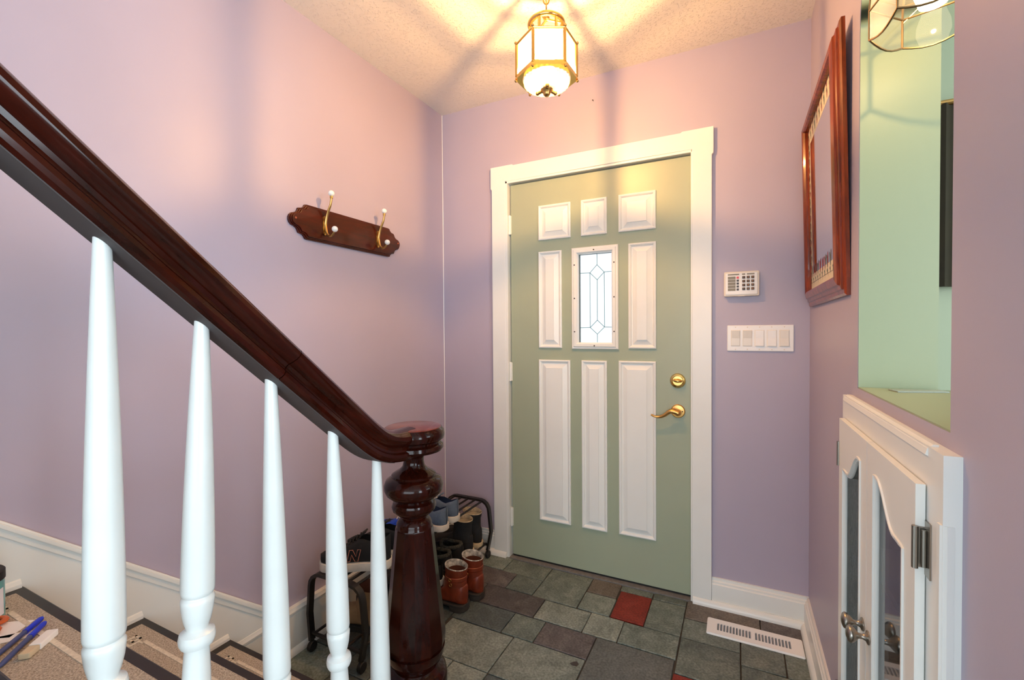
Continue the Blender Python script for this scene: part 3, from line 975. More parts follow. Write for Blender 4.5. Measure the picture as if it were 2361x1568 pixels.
for hy in (1.356 - 1.517, 1.668 - 1.517):
    hk = MB()
    pl = [(-.010, .034), (0, .040), (.010, .034), (.0075, .022), (.011, .010), (.0085, 0), (.011, -.012), (.0075, -.024), (.009, -.034), (0, -.041), (-.009, -.034), (-.0075, -.024), (-.011, -.012), (-.0085, 0), (-.011, .010), (-.0075, .022)]
    hk.prism([(hy + a, b) for a, b in pl], 0.020, 0.0245, 'x')
    upp = spline([(.024, hy, -.008), (.030, hy, .022), (.040, hy, .050), (.056, hy, .080), (.062, hy, .105), (.063, hy, .118)], 5)
    hk.tube(upp, [0.0062 - 0.0022 * i / len(upp) for i in range(len(upp))], 10)
    dn = spline([(.025, hy, .012), (.029, hy, -.012), (.036, hy, -.034), (.052, hy, -.046), (.068, hy, -.040), (.078, hy, -.028)], 5)
    hk.tube(dn, [0.0062 - 0.0027 * i / len(dn) for i in range(len(dn))], 10)
    h = hk.build('hook', BRASS_DULL, cr, smooth=45)
    MB().lathe([(0.0065, 0.108), (0.0065, 0.120)], 12, T(.063, hy, 0)).build('collar', BRASS_DULL, h)
    MB().sphere((.063, hy, .128), 0.0125, 20, 14).build('knob', PORCELAIN, h, smooth=60)
    MB().sphere((.080, hy, -.020), 0.0125, 20, 14).build('knob', PORCELAIN, h, smooth=60)
    for sz in (-.028, .028):
        MB().lathe([(0.0035, 0), (0.003, 0.0015)], 10, T(.0245, hy + 0.0, sz) @ R(PI / 2, 'Y')).build('screw', BRASS, h)

nl_ = MB().lathe([(.0012, 0), (.0012, .010), (.003, .0105), (.003, .012), (0, .0122)], 10, T(-.6496, D, 2.398) @ Y_).build('nail', SCREW)
tag(nl_, 'small dark nail in the wall above the front door', 'nail')
# ------------------------------------------------------------------ alarm keypad
kx, kz = 0.0125, 1.4485
kp = thing('alarm_keypad', 'white alarm keypad with twelve dark keys above the switch plate', 'keypad', (kx, D, kz))
def rrect(w, h, r, n=5):
    out = []
    for cx, cy, a0 in ((w - r, h - r, 0), (-w + r, h - r, 90), (-w + r, -h + r, 180), (w - r, -h + r, 270)):
        for i in range(n + 1):
            a = math.radians(a0 + 90 * i / n)
            out.append((cx + r * math.cos(a), cy + r * math.sin(a)))
    return out
MB().prism(rrect(.0685, .0535, .006), -0.026, 0, 'y').build('housing', PLASTIC, kp, smooth=30, bev=0.002)
MB().prism(rrect(.0615, .0465, .003), -0.029, -0.026, 'y').build('face_plate', PLASTICW, kp, smooth=30, bev=0.0008)
MB().box(-.014, .014, -.0268, -.024, -.0545, -.050).build('latch', PLASTIC, kp, smooth=0, bev=0.001)
KEYM = plain('brown_black_key', S(62, 44, 28), 0.45)
DIGM = plain('orange_key_print', S(214, 138, 62), 0.5)
LBLM = plain('grey_legend_label', S(136, 134, 124), 0.6)
REDM = plain('red_indicator', S(222, 70, 76), 0.4)
BLKM = plain('dark_indicator', S(66, 56, 54), 0.4)
digits = ['1', '2', '3', '4', '5', '6', '7', '8', '9', '*', '0', '#']
dg = None
for r in range(4):
    for c in range(3):
        x = 0.0095 + c * 0.0172
        z = 0.0265 - r * 0.0165
        key = MB().box(x - .0058, x + .0058, -.0315, -.029, z - .0055, z + .0055).build('key', KEYM, kp, smooth=0, bev=0.0008, seg=1)
        cu = bpy.data.curves.new('digit', 'FONT')
        cu.body = digits[r * 3 + c]
        cu.size = 0.0085
        cu.align_x = 'CENTER'
        cu.align_y = 'CENTER'
        cu.extrude = 0.0002
        to = bpy.data.objects.new('digit_curve', cu)
        me = bpy.data.meshes.new_from_object(to)
        me.materials.clear()
        me.materials.append(DIGM)
        bpy.data.objects.remove(to)
        d = bpy.data.objects.new('digit', me)
        COL.objects.link(d)
        d.parent = key
        d.location = (x, -.0317, z)
        d.rotation_euler = (PI / 2, 0, 0)
for k in range(5):
    z = 0.0265 - k * 0.0128
    MB().box(-.0525, -.0222, -.0297, -.029, z - .0056, z + .0056).build('legend_label', LBLM, kp, smooth=0)
    MB().box(-.0185, -.0092, -.0300, -.029, z - .0045, z + .0045).build('indicator', REDM if k == 0 else BLKM, kp, smooth=0)
for a, b in ((-.0525, -.0085), (.0030, .0150), (.0215, .0505)):
    MB().box(a, b, -.0297, -.029, .0375, .0435).build('legend_label', LBLM, kp, smooth=0)

# ------------------------------------------------------------------ five-gang switch plate
sw = thing('switch_plate', 'wide white wall plate with five rocker switches', 'light switch', (0.0835, D, 1.2115))
MB().box(-.1265, .1265, -.006, 0, -.0565, .0565).build('plate', PLASTICW, sw, smooth=0, bev=0.0035)
for k in range(5):
    x = (-.093 + k * .0463)
    on = k in (2, 3)
    tl = 0.0035 if k < 2 else (-0.004 if on else -0.003)
    rk = MB().prism([(-.0055, -.0335), (-.0055, .0335), (-.0085 - max(tl, 0), .0335), (-.0080, 0.0), (-.0085 - max(-tl, 0), -.0335)], x - .0165, x + .0165, 'x')
    rk.build('rocker', ROCKER if not on else PLASTICW, sw, smooth=0, bev=0.0006, seg=1)
    MB().box(x - .0185, x + .0185, -.0066, -.0055, -.0355, .0355).build('rocker_frame', LBLM if False else PLASTIC, sw, smooth=0)
    for sz in (-.0485, .0485):
        MB().lathe([(0.0026, 0), (0.002, 0.0009)], 8, T(x, -.006, sz) @ Y_).build('screw', PLASTIC, sw)
    if k < 4:
        MB().box(x - .010, x + .010, -.0063, -.0058, .0385, .0435).build('name_sticker', PLASTICW, sw, smooth=0)

# ------------------------------------------------------------------ floor register
rg = thing('floor_register', 'white slotted floor vent beside the right baseboard', 'vent', (0.058, 2.061, 0))
def vent_plate():
    m = MB()
    W2, H2, z0, z1 = .170, .053, .0018, .0085
    sl_y = .0245
    m.box(-W2, W2, sl_y, H2, z0, z1); m.box(-W2, W2, -H2, -sl_y, z0, z1)
    xs = -.1335
    groups = []
    pitch = .01165
    for g0 in (-.1335, .0062):
        for k in range(11):
            groups.append((g0 + k * pitch, g0 + k * pitch + .0072))
    edges = [-W2] + [v for g in groups for v in g] + [W2]
    for i in range(0, len(edges), 2):
        m.box(edges[i], edges[i + 1], -sl_y, sl_y, z0, z1)
    return m, groups
vm, slots = vent_plate()
vm.build('grille', PLASTICW, rg, smooth=0)
MB().prism(rrect(.1735, .0565, .006), .0008, .0050, 'z').build('flange', PLASTICW, rg, smooth=0, bev=.002)
lo = MB()
for a, b in slots:
    lo.prism([(a + .001, .0048), (a + .0035, .0048), (b - .0008, .0078), (b - .0033, .0078)], -.0235, .0235, 'y')
lo.build('louvres', plain('grey_blue_louvre', S(150, 158, 166), 0.4, 0.4), rg, smooth=0)
MB().box(-.140, .140, -.0245, .0245, .0044, .0052).build('duct_shade', DARKGREY, rg, smooth=0)  # dark sheet behind the slots, standing in for the shaded duct below

# ------------------------------------------------------------------ hanging lantern
LX, LY = -0.603, 1.5
ln_ = thing('hanging_lantern', 'six-sided brass hanging lantern with lit milky glass panes', 'lamp', (LX, LY, ZC))
dz = -ZC
RH, ZT, ZB_ = 0.107, 2.252, 2.140
ROT = math.radians(27)
hv = lambda k, r, z: (r * math.cos(ROT + k * PI / 3), r * math.sin(ROT + k * PI / 3), z + dz)
MB().lathe([(0.0, dz + ZC - 0.03), (0.02, dz + ZC - 0.03), (0.045, dz + ZC - 0.022), (0.062, dz + ZC - 0.006), (0.065, dz + ZC)], 32).build('ceiling_canopy', BRASS, ln_)
# chain
zz = ZC - 0.03
i = 0
while zz - 0.034 > 2.352:
    lk = MB()
    pth = []
    for q in range(17):
        a = 2 * PI * q / 16
        pth.append((0.0105 * math.sin(a), 0.0, -0.018 - 0.021 * math.cos(a) * 1.0))
    lk.tube(pth, 0.0026, 6, m=T(0, 0, zz + dz) @ R(PI / 2 * (i % 2) + 0.4, 'Z'), cap=False)
    lk.build('chain_link', BRASS_DULL, ln_)
    zz -= 0.031
    i += 1
MB().lathe([(0.004, 2.362 + dz), (0.006, 2.352 + dz), (0.012, 2.345 + dz), (0.010, 2.338 + dz), (0.0, 2.336 + dz)], 16).build('loop_stem', BRASS_DULL, ln_)
gal = MB()
gal.torus(0.058, 0.0085, 2.322 + dz, 36, 10)
gal.lathe([(0.06, 2.318 + dz), (0.062, 2.325 + dz), (0.058, 2.333 + dz)], 36, cap=False)
gal.torus(0.058, 0.0035, 2.262 + dz, 36, 8)
for k in range(6):
    a = ROT + k * PI / 3
    p = (0.058 * math.cos(a), 0.058 * math.sin(a))
    gal.tube([(p[0], p[1], 2.262 + dz), (p[0], p[1], 2.325 + dz)], 0.005, 8)
for k in range(3):
    a = ROT + k * 2 * PI / 3
    gal.tube([(0.058 * math.cos(a), 0.058 * math.sin(a), 2.328 + dz), (0, 0, 2.340 + dz)], 0.004, 8)
gal.build('top_gallery', BRASS, ln_, smooth=40)
MB().lathe([(0.0525, 2.266 + dz), (0.0525, 2.318 + dz)], 32, cap=False).build('gallery_chimney', WIN_GLASS, ln_)
fr = MB()
for k in range(6):
    fr.tube([hv(k, RH, ZT), hv(k + 1, RH, ZT)], 0.0038, 8)
    fr.tube([hv(k, RH - .002, ZB_ + .002), hv(k, RH - .002, ZT)], 0.0056, 8)
    fr.tube([hv(k, RH, ZT), hv(k, .058, 2.262)], 0.0048, 8)
fr.build('hexagonal_frame', BRASS, ln_, smooth=40)
skirt_ = MB()
for k in range(6):
    a, b = hv(k, RH + .001, ZB_ + .006), hv(k + 1, RH + .001, ZB_ + .006)
    c, d = hv(k, RH + .004, ZB_ - .010), hv(k + 1, RH + .004, ZB_ - .010)
    skirt_.add([a, b, d, c], [(0, 1, 2, 3)])
    # flat bottom plate with round opening
    n = 8
    for q in range(n):
        t0, t1 = q / n, (q + 1) / n
        e0 = Vector(hv(k, RH + .004, ZB_ - .010)).lerp(Vector(hv(k + 1, RH + .004, ZB_ - .010)), t0)
        e1 = Vector(hv(k, RH + .004, ZB_ - .010)).lerp(Vector(hv(k + 1, RH + .004, ZB_ - .010)), t1)
        a0, a1 = ROT + (k + t0) * PI / 3, ROT + (k + t1) * PI / 3
        i0 = (0.084 * math.cos(a0), 0.084 * math.sin(a0), ZB_ - .010 + dz)
        i1 = (0.084 * math.cos(a1), 0.084 * math.sin(a1), ZB_ - .010 + dz)
        skirt_.add([tuple(e0), tuple(e1), i1, i0], [(0, 1, 2, 3)])
skirt_.build('bottom_plate', BRASS, ln_, smooth=30)
for k in range(6):
    for zc_ in (ZT + .006, ZB_ - .014):
        MB().sphere(hv(k, RH + .001, zc_), 0.005, 10, 8).build('corner_bead', BRASS_DULL, ln_, smooth=60)
for k in range(6):
    p = MB()
    a, b = Vector(hv(k, RH - .006, ZB_)), Vector(hv(k + 1, RH - .006, ZB_))
    rows = []
    for s in range(7):
        t = s / 6
        q = a.lerp(b, t)
        o = Vector((q.x, q.y, 0)).normalized() * 0.004 * math.sin(PI * t)
        rows.append((tuple(q + o), tuple(q + o + Vector((0, 0, ZT - ZB_)))))
    for s in range(6):
        p.add([rows[s][0], rows[s + 1][0], rows[s + 1][1], rows[s][1]], [(0, 1, 2, 3)])
    p.build('pane', LANTERN_GLASS, ln_, smooth=40)
bw = MB()
bw.lathe([(0.079, 2.131 + dz), (0.079, 2.119 + dz), (0.075, 2.109 + dz), (0.064, 2.103 + dz), (0.040, 2.100 + dz), (0.015, 2.099 + dz)], 112, None, False, 28, 0.03)
bw.build('glass_bowl', BOWL_GLASS, ln_, smooth=40)
fn = MB().lathe([(0.0, 2.072 + dz), (0.007, 2.073 + dz), (0.012, 2.079 + dz), (0.012, 2.083 + dz), (0.019, 2.090 + dz), (0.022, 2.096 + dz), (0.016, 2.101 + dz), (0.0, 2.103 + dz)], 20)
for k in range(3):
    a = ROT + 0.5 + k * 2 * PI / 3
    fn.tube([(0.018 * math.cos(a), 0.018 * math.sin(a), 2.095 + dz), (0.036 * math.cos(a), 0.036 * math.sin(a), 2.092 + dz)], 0.0055, 8).sphere((0.036 * math.cos(a), 0.036 * math.sin(a), 2.092 + dz), 0.007, 12, 8)
fn.build('finial', BRASS_DULL, ln_, smooth=60)
sk_ = MB()
sk_.lathe([(0.004, 2.095 + dz), (0.004, 2.12 + dz), (0.013, 2.124 + dz), (0.013, 2.152 + dz), (0, 2.152 + dz)], 16)
sk_.build('bulb_socket', BRASS_DULL, ln_)
MB().lathe([(0.010, 2.150 + dz), (0.020, 2.168 + dz), (0.027, 2.188 + dz), (0.027, 2.202 + dz), (0.019, 2.218 + dz), (0.006, 2.226 + dz), (0.0005, 2.227 + dz)], 20).build('bulb', BULB, ln_, smooth=60)
l = bpy.data.lights.new('lantern_bulb_light', 'POINT')
l.energy = 50
l.color = (1.0, 0.53, 0.19)
l.shadow_soft_size = 0.009
lo_ = bpy.data.objects.new('lantern_bulb_light', l)
COL.objects.link(lo_)
lo_.parent = ln_
lo_.location = (0, 0, 2.195 + dz)

# ------------------------------------------------------------------ pendant shade in the arched opening
PX, PY = 0.340, 1.172
pz = 2.225
pd = thing('arch_pendant', 'brass-edged clear glass pendant shade lit inside the arched opening', 'lamp', (PX, PY, NZS + NR - 0.004))
dz2 = -(NZS + NR - 0.004)
NP = 6
def pv(k, r, z): return (r * math.cos(0.759 + k * 2 * PI / NP), r * math.sin(0.759 + k * 2 * PI / NP), z + dz2)
PR0 = 0.098
prof_p = [(0.026, 2.135), (0.072, 2.035), (0.096, 1.940), (0.098, 1.913), (0.098, 1.853)]
cm = MB()
for k in range(NP):
    cm.tube([pv(k, r, z) for r, z in prof_p], 0.0022, 6)
    for r, z in prof_p[1:4]:
        cm.tube([pv(k, r, z), pv(k + 1, r, z)], 0.0022, 6)
    e = []
    for s in range(7):
        t = s / 6
        q = Vector(pv(k, PR0, 1.853)).lerp(Vector(pv(k + 1, PR0, 1.853)), t)
        q.z -= 0.013 * math.sin(PI * t)
        e.append(tuple(q))
    cm.tube(e, 0.0022, 6)
# leafy brass scroll on alternate panes
for k in (0, 3):
    c0, c1 = Vector(pv(k, .094, 1.95)), Vector(pv(k + 1, .0985, 1.905))
    cm.tube([tuple(c0.lerp(c1, t) + Vector((0, 0, 0.012 * math.sin(PI * t)))) for t in (0, .25, .5, .75, 1)], 0.0014, 5)
cm = cm.build('brass_came', CAME, pd, smooth=40)
for k in range(NP):
    g = MB()
    for q in range(len(prof_p) - 1):
        (r0, z0), (r1, z1) = prof_p[q], prof_p[q + 1]
        g.add([pv(k, r0, z0), pv(k + 1, r0, z0), pv(k + 1, r1, z1), pv(k, r1, z1)], [(0, 1, 2, 3)])
    lowp = []
    for s in range(7):
        t = s / 6
        q = Vector(pv(k, PR0, 1.853)).lerp(Vector(pv(k + 1, PR0, 1.853)), t)
        q.z -= 0.013 * math.sin(PI * t)
        lowp.append(tuple(q))
    g.add(lowp, [tuple(range(7))])
    g.build('pane', SHADE_GLASS, pd, smooth=0)
MB().lathe([(0.0, 2.150 + dz2), (0.012, 2.150 + dz2), (0.026, 2.135 + dz2), (0.020, 2.13 + dz2), (0.016, 2.02 + dz2), (0.014, 1.985 + dz2), (0, 1.985 + dz2)], 20).build('socket_cap', BRASS, pd)
MB().tube([(0, 0, 2.145 + dz2), (0, 0, 0)], 0.004, 8).lathe([(0.004, -0.02), (0.03, -0.012), (0.034, 0.0)], 20).build('stem', BRASS, pd)
MB().lathe([(0.013, 1.985 + dz2), (0.018, 1.96 + dz2), (0.029, 1.925 + dz2), (0.030, 1.905 + dz2), (0.022, 1.880 + dz2), (0.0, 1.870 + dz2)], 20).build('bulb', BULB_NICHE, pd, smooth=60)
l = bpy.data.lights.new('pendant_bulb_light', 'POINT')
l.energy = 2.6
l.color = (1.0, 0.64, 0.26)
l.shadow_soft_size = 0.004
o = bpy.data.objects.new('pendant_bulb_light', l)
COL.objects.link(o)
o.parent = pd
o.location = (0, 0, 1.908 + dz2)

# thin grey card lying on the sill, olive curtain far behind the opening
cd = MB().prism([(-.06, -.022), (.045, -.018), (.05, .018), (-.055, .02)], 0, .002, 'z', T(.375, 1.345, NZ0 + .0035) @ R(.3, 'Z')).build('glass_card', plain('grey_green_glass', S(150, 158, 148), 0.2), smooth=0)
tag(cd, 'thin grey slip lying at the back of the green sill', 'card')
cu_ = thing('olive_curtain', 'dark olive curtain glimpsed beyond the arched opening', 'curtain', (0.72, D - 0.02, 1.40))
rings = []
for z in (0, .33, .66):
    rings.append([(0.18 * math.cos(0) * 0 + (-.2 + .4 * q / 24), -0.03 - 0.014 * math.sin(q * 1.6), z) for q in range(25)])
cv = MB().rings(rings, closed=False, cap=False)
cv.rings([[(p[0], p[1] + .004, p[2]) for p in r_] for r_ in rings], closed=False, cap=False)
cv.build('cloth', OLIVE, cu_)
MB().tube([(-.24, -.03, 0.665), (.24, -.03, 0.665)], .01, 10).sphere((-.25, -.03, 0.665), .016).sphere((.25, -.03, 0.665), .016).build('rod', BRASS_DULL, cu_)

# ------------------------------------------------------------------ wall mirror
MY0, MY1, MZ0, MZ1 = 1.475, 2.165, 1.338, 2.072
mr_ = thing('wall_mirror', 'cherry wood framed mirror with a flowered border on the right wall', 'mirror', (XR, (MY0 + MY1) / 2, MZ0))
mr_.rotation_euler = (0, -0.022, 0)
hw, hgt = (MY1 - MY0) / 2, MZ1 - MZ0
fprof = [(0, 0.0), (0, 0.009), (0.006, 0.013), (0.016, 0.014), (0.018, 0.018), (0.028, 0.020), (0.031, 0.025), (0.040, 0.028), (0.048, 0.030), (0.056, 0.027), (0.060, 0.020), (0.060, 0.008)]
def side(m, c0, c1, inn0, inn1):
    """moulding between two mitred corners; inn: inward direction per corner"""
    r0 = [(-pr, c0[0] + inn0[0] * i_, c0[1] + inn0[1] * i_) for i_, pr in fprof]
    r1 = [(-pr, c1[0] + inn1[0] * i_, c1[1] + inn1[1] * i_) for i_, pr in fprof]
    m.rings([r0, r1], closed=True, cap=True)
cor = [(-hw, 0), (hw, 0), (hw, hgt), (-hw, hgt)]
inn = [(1, 1), (-1, 1), (-1, -1), (1, -1)]
for i in range(4):
    j = (i + 1) % 4
    b = MB(); side(b, cor[i], cor[j], inn[i], inn[j])
    b.build('frame_side', FRAMEWOOD, mr_, smooth=20)
MB().box(-.009, -.006, -hw + .055, hw - .055, .055, hgt - .055).build('mirror_glass', MIRROR, mr_, smooth=0)
CREAM = plain('cream_border_print', S(214, 204, 176), 0.5)
REDP = plain('red_petal_print', S(150, 50, 46), 0.5)
GRNP = plain('green_leaf_print', S(70, 96, 84), 0.5)
GRYP = plain('grey_line_print', S(120, 112, 104), 0.5)
bo, bi = .057, .120
bm_ = MB()
xb = -.0092
for (a0, a1, c0, c1) in ((-hw + bo, hw - bo, bo, bi), (-hw + bo, hw - bo, hgt - bi, hgt - bo), (-hw + bo, -hw + bi - .015, bi, hgt - bi), (hw - bi + .015, hw - bo, bi, hgt - bi)):
    bm_.add([(xb, a0, c0), (xb, a1, c0), (xb, a1, c1), (xb, a0, c1)], [(0, 1, 2, 3)])
bm_.build('border_print', CREAM, mr_, smooth=0)
red, grn, gry = MB(), MB(), MB()
def petal(m, y, z, a, L, W_, x=-.0095):
    pts = []
    for q in range(9):
        t = q / 8 * 2 * PI
        u, v = L * (0.5 - 0.5 * math.cos(t)), W_ * math.sin(t)
        pts.append((x, y + u * math.cos(a) - v * math.sin(a), z + u * math.sin(a) + v * math.cos(a)))
    m.add(pts[:-1], [tuple(range(8))])
rr_ = random.Random(3)
def flowers(y, z, a, mul=1.0):
    petal(red if rr_.random() < .62 else gry, y, z, a + .25, .034 * mul, .0065)
    petal(red if rr_.random() < .6 else grn, y, z, a - .25, .030 * mul, .006)
    petal(grn, y, z, a + PI + .4, .022, .0035)
    petal(gry, y, z, a + PI - .2, .030, .0012)
    petal(grn, y, z, a + PI + 1.1, .018, .003)
n_ = 12
for k in range(n_):
    y = -hw + bo + .02 + (2 * hw - 2 * bo - .04) * k / (n_ - 1)
    flowers(y, bo + .048, PI / 2 + rr_.uniform(-.3, .3), 1.6)
    flowers(y, hgt - bo - .020, PI / 2 + rr_.uniform(-.3, .3), 1.3)
    petal(red if k % 2 else grn, y, hgt - bo - .055, PI / 2, .028, .006)
for k in range(16):
    z = bi + .015 + (hgt - 2 * bi - .03) * k / 15
    flowers(-hw + bo + .020, z, PI / 2 + rr_.uniform(-.4, .4), .8)
    flowers(hw - bo - .020, z, PI / 2 + rr_.uniform(-.4, .4), .8)
gry.add([(-.0094, -hw + bo, bo + .030), (-.0094, hw - bo, bo + .030), (-.0094, hw - bo, bo + .032), (-.0094, -hw + bo, bo + .032)], [(0, 1, 2, 3)])
for mb_, nm_, mt_ in ((red, 'red_petals', REDP), (grn, 'green_leaves', GRNP), (gry, 'grey_stems', GRYP)):
    mb_.build(nm_, mt_, mr_, smooth=0)['kind'] = 'stuff'

# ------------------------------------------------------------------ white cabinet under the opening
cb = thing('wall_cabinet', 'white built-in cabinet with two glazed doors below the arch', 'cabinet', (XR, 1.13, 0.1))
KY0, KY1, KZ0, KZ1 = 0.800, 1.452, 0.10, 1.076
XF = XR - 0.020
OY0, OY1, OZ0, OZ1 = 0.885, 1.375, 0.17, 0.995
ffm = MB()
ffm.box(XF, XR, KY0, OY0, KZ0, KZ1); ffm.box(XF, XR, OY1, KY1, KZ0, KZ1)
ffm.box(XF, XR, OY0, OY1, OZ1, KZ1); ffm.box(XF, XR, OY0, OY1, KZ0, OZ0)
ffm.build('face_frame', WHITE, cb, smooth=0, world=True)
ts = MB()
ts.prism([(XF - 0.0035, KZ1 - .012), (XF, KZ1 - .014), (XF + .012, KZ1 - .002), (XF + .012, KZ1 + .003), (XF + .006, KZ1 + .003), (XF - .001, KZ1 - .003)], KY0 + .055, KY1 - .02, 'y')
ts.prism([(KY0 + .0, XF + .012), (KY0 - .003, XF + .010), (KY0 - .0035, XF + .004), (KY0 + .002, XF - .0025), (KY0 + .012, XF - .003), (KY0 + .014, XF)], 0, 0.8, 'z') if False else None
ts.build('top_bead', WHITE, cb, smooth=25, world=True)
sb_ = MB().prism([(XF + .004, KY0 - .0028), (XF - .0025, KY0 + .003), (XF - .0028, KY0 + .012), (XF, KY0 + .014), (XF + .01, KY0 + .006), (XF + .012, KY0 - .001)], KZ0, KZ1 - .095, 'z')
sb_.build('side_bead', WHITE, cb, smooth=25, world=True)
ins = MB()
ins.box(XP - .006, XP - .002, OY0 - .01, OY1 + .01, OZ0 - .005, OZ1 + .005)
ins.box(XR, XP - .002, OY0 - .012, OY0 - .004, OZ0 - .005, OZ1 + .005); ins.box(XR, XP - .002, OY1 + .004, OY1 + .012, OZ0 - .005, OZ1 + .005)
ins.box(XR, XP - .002, OY0 - .01, OY1 + .01, OZ0 - .008, OZ0 - .002); ins.box(XR, XP - .002, OY0 - .01, OY1 + .01, OZ1 + .002, OZ1 + .008)
ins.build('carcass', CARCASS, cb, smooth=0, world=True)
for z in (.43, .70):
    MB().box(XR + .01, XP - .008, OY0, OY1, z, z + .016).build('shelf', WHITE, cb, smooth=0, world=True)
XD = XF - 0.013


def cab_door(y0, y1, hinge_left, gmat):
    d = MB()
    z0, z1 = OZ0 - .012, OZ1 + .024
    st = .052
    gy0, gy1, gz0 = y0 + st, y1 - st, z0 + st
    zs, zt = z1 - .118, z1 - .052        # cathedral arch shoulders / crown
    pts = [(gy0, gz0), (gy1, gz0)]
    n = 16
    arch = []
    for i in range(n + 1):
        t = i / n
        y = gy1 + (gy0 - gy1) * t
        u = (1 - t) if not hinge_left else t
        u = max(0, min(1, (u - .12) / .62))
        s = 0.5 - 0.5 * math.cos(PI * (1 - u))
        arch.append((y, zs + (zt - zs) * s))
    hole = pts + arch
    # frame pieces round the opening
    d.box(XD, XF - .0015, y0, gy0, z0, z1); d.box(XD, XF - .0015, gy1, y1, z0, z1); d.box(XD, XF - .0015, gy0, gy1, z0, gz0)
    for i in range(n):
        p, q = arch[i], arch[i + 1]
        d.prism([p, q, (q[0], z1), (p[0], z1)], XD, XF - .0015, 'x')
    bm = d
    o = bm.build('cabinet_door', WHITE, cb, smooth=0, world=True)
    # rounded outer lip + routed inner bead
    lip = MB()
    lp = [(XD, y0 + .004), (XD - .0035, y0 + .010), (XD - .0035, y1 - .010), (XD, y1 - .004)]
    bead = MB()
    hp = hole + [hole[0]]
    hp2 = [(XD + .001, p[0], p[1]) for p in hp]
    bead.tube(hp2, .0042, 6)
    bead.tube([(XD + .0045, (p[0] - (gy0 + gy1) / 2) * .955 + (gy0 + gy1) / 2, (p[1] - .55) * .985 + .55) for p in hp], .004, 6)
    bead.build('glazing_bead', WHITE, o, smooth=60, world=True)
    MB().box(XD + .0075, XD + .0105, gy0 - .01, gy1 + .01, gz0 - .01, zt + .01).build('pane', gmat, o, smooth=0, world=True)
    ky = y1 - .022 if hinge_left else y0 + .022
    kz_ = .632
    kn = MB().lathe([(0.013, 0), (0.013, .002), (0.007, .005), (0.0048, .010), (0.0055, .016), (0.011, .021), (0.0155, .026), (0.0165, .030), (0.014, .034), (0.006, .037), (0.0, .0375)], 24, T(XD - .0005, ky, kz_) @ R(-PI / 2, 'Y'))
    kn.build('knob', PEWTER, o, smooth=50, world=True)
    for hz in (.927, .30):
        hy = y0 if hinge_left else y1
        s = -1 if hinge_left else 1
        h = MB()
        h.box(XD - .0022, XD - .0002, hy - s * .026, hy - s * .002, hz - .030, hz + .030) if False else None
        h.box(XD - .002, XD + .0135, hy - .0015 if s < 0 else hy, hy if s < 0 else hy + .0015, hz - .030, hz + .030)
        h.box(XF - .0022, XF, min(hy, hy + s * .020), max(hy, hy + s * .020), hz - .040, hz + .040)
        h.tube([(XD - .001, hy + s * .003, hz - .031), (XD - .001, hy + s * .003, hz + .031)], .0042, 10)
        h.tube([(XD + .008, hy + s * .007, hz - .027), (XD + .008, hy + s * .007, hz + .027)], .003, 8)
        h.build('hinge', PEWTER, o, smooth=40, world=True)
    return o
cab_door(0.858, 1.1365, True, CAB_GLASS)
cab_door(1.1395, 1.418, False, CAB_GLASS2)

# ------------------------------------------------------------------ shoe rack
RX0, RX1, RY0, RY1, RZ = -1.495, -1.225, 1.225, 2.165, 0.315
rk = thing('shoe_rack', 'black two-tier metal shoe rack on casters along the left wall', 'shoe rack', ((RX0 + RX1) / 2, (RY0 + RY1) / 2, 0))
flat = [(-.012, -.006), (.012, -.006), (.012, .006), (-.012, .006)]
for y in (RY0, RY1):
    c = .055
    pth = [(RX0, y, .045), (RX0 - .01, y, .15), (RX0 + .0, y, RZ - c)] + [(RX0 + c - c * math.cos(a), y, RZ - c + c * math.sin(a)) for a in (.4, .8, 1.2)] + [(RX0 + c, y, RZ), (RX1 - c, y, RZ)] + \
          [(RX1 - c + c * math.sin(a), y, RZ - c + c * math.cos(a)) for a in (.4, .8, 1.2)] + [(RX1, y, RZ - c), (RX1 + .012, y, .15), (RX1 - .01, y, .045)]
    MB().tube(pth, 1.0, sect=flat, up=(1, 0, 0)).build('end_frame', BLACKMETAL, rk, smooth=50, world=True)
for k in range(5):
    x = RX0 + .045 + (RX1 - RX0 - .09) * k / 4
    MB().tube([(x, RY0 + .004, RZ - .006), (x, RY1 - .004, RZ - .006)], .0055, 8).build('top_rail', BLACKMETAL, rk, world=True)
    x = RX0 + .02 + (RX1 - RX0 - .04) * k / 4
    MB().tube([(x, RY0, .0785), (x, RY1, .0785)], .0055, 8).build('lower_rail', BLACKMETAL, rk, world=True)
for y in (RY0, RY1):
    MB().tube([(RX0, y, .073), (RX1, y, .073)], .007, 8).build('cross_bar', BLACKMETAL, rk, world=True)
    for x in (RX0, RX1 - .01):
        MB().lathe([(0.0, -.009), (.017, -.009), (.020, -.006), (.020, .006), (.017, .009), (0, .009)], 18, T(x, y, .020) @ R(PI / 2, 'Y')).tube([(x, y, .02), (x, y + .004, .052)], .006, 8).build('caster', RUBBER, rk, smooth=40, world=True)

# ------------------------------------------------------------------ shoes
def half_w(u, W):
    # u: 0 heel .. 1 toe
    pts = [(0, .0), (.02, .22), (.06, .34), (.14, .40), (.30, .385), (.45, .39), (.62, .46), (.74, .5), (.84, .47), (.92, .38), (.97, .25), (1, .0)]
    for (a, b), (c, d) in zip(pts, pts[1:]):
        if a <= u <= c:
            return W * (b + (d - b) * (u - a) / (c - a))
    return 0


def outline(L, W, grow=0.0, n=22):
    us = [0.5 - 0.5 * math.cos(PI * i / n) for i in range(n + 1)]
    r = [(u * (L + 2 * grow) - grow, half_w(u, W) + grow * (0.999 if 0 < u < 1 else 0)) for u in us]
    return [(a, b) for a, b in r] + [(a, -b) for a, b in r[::-1][1:-1]]


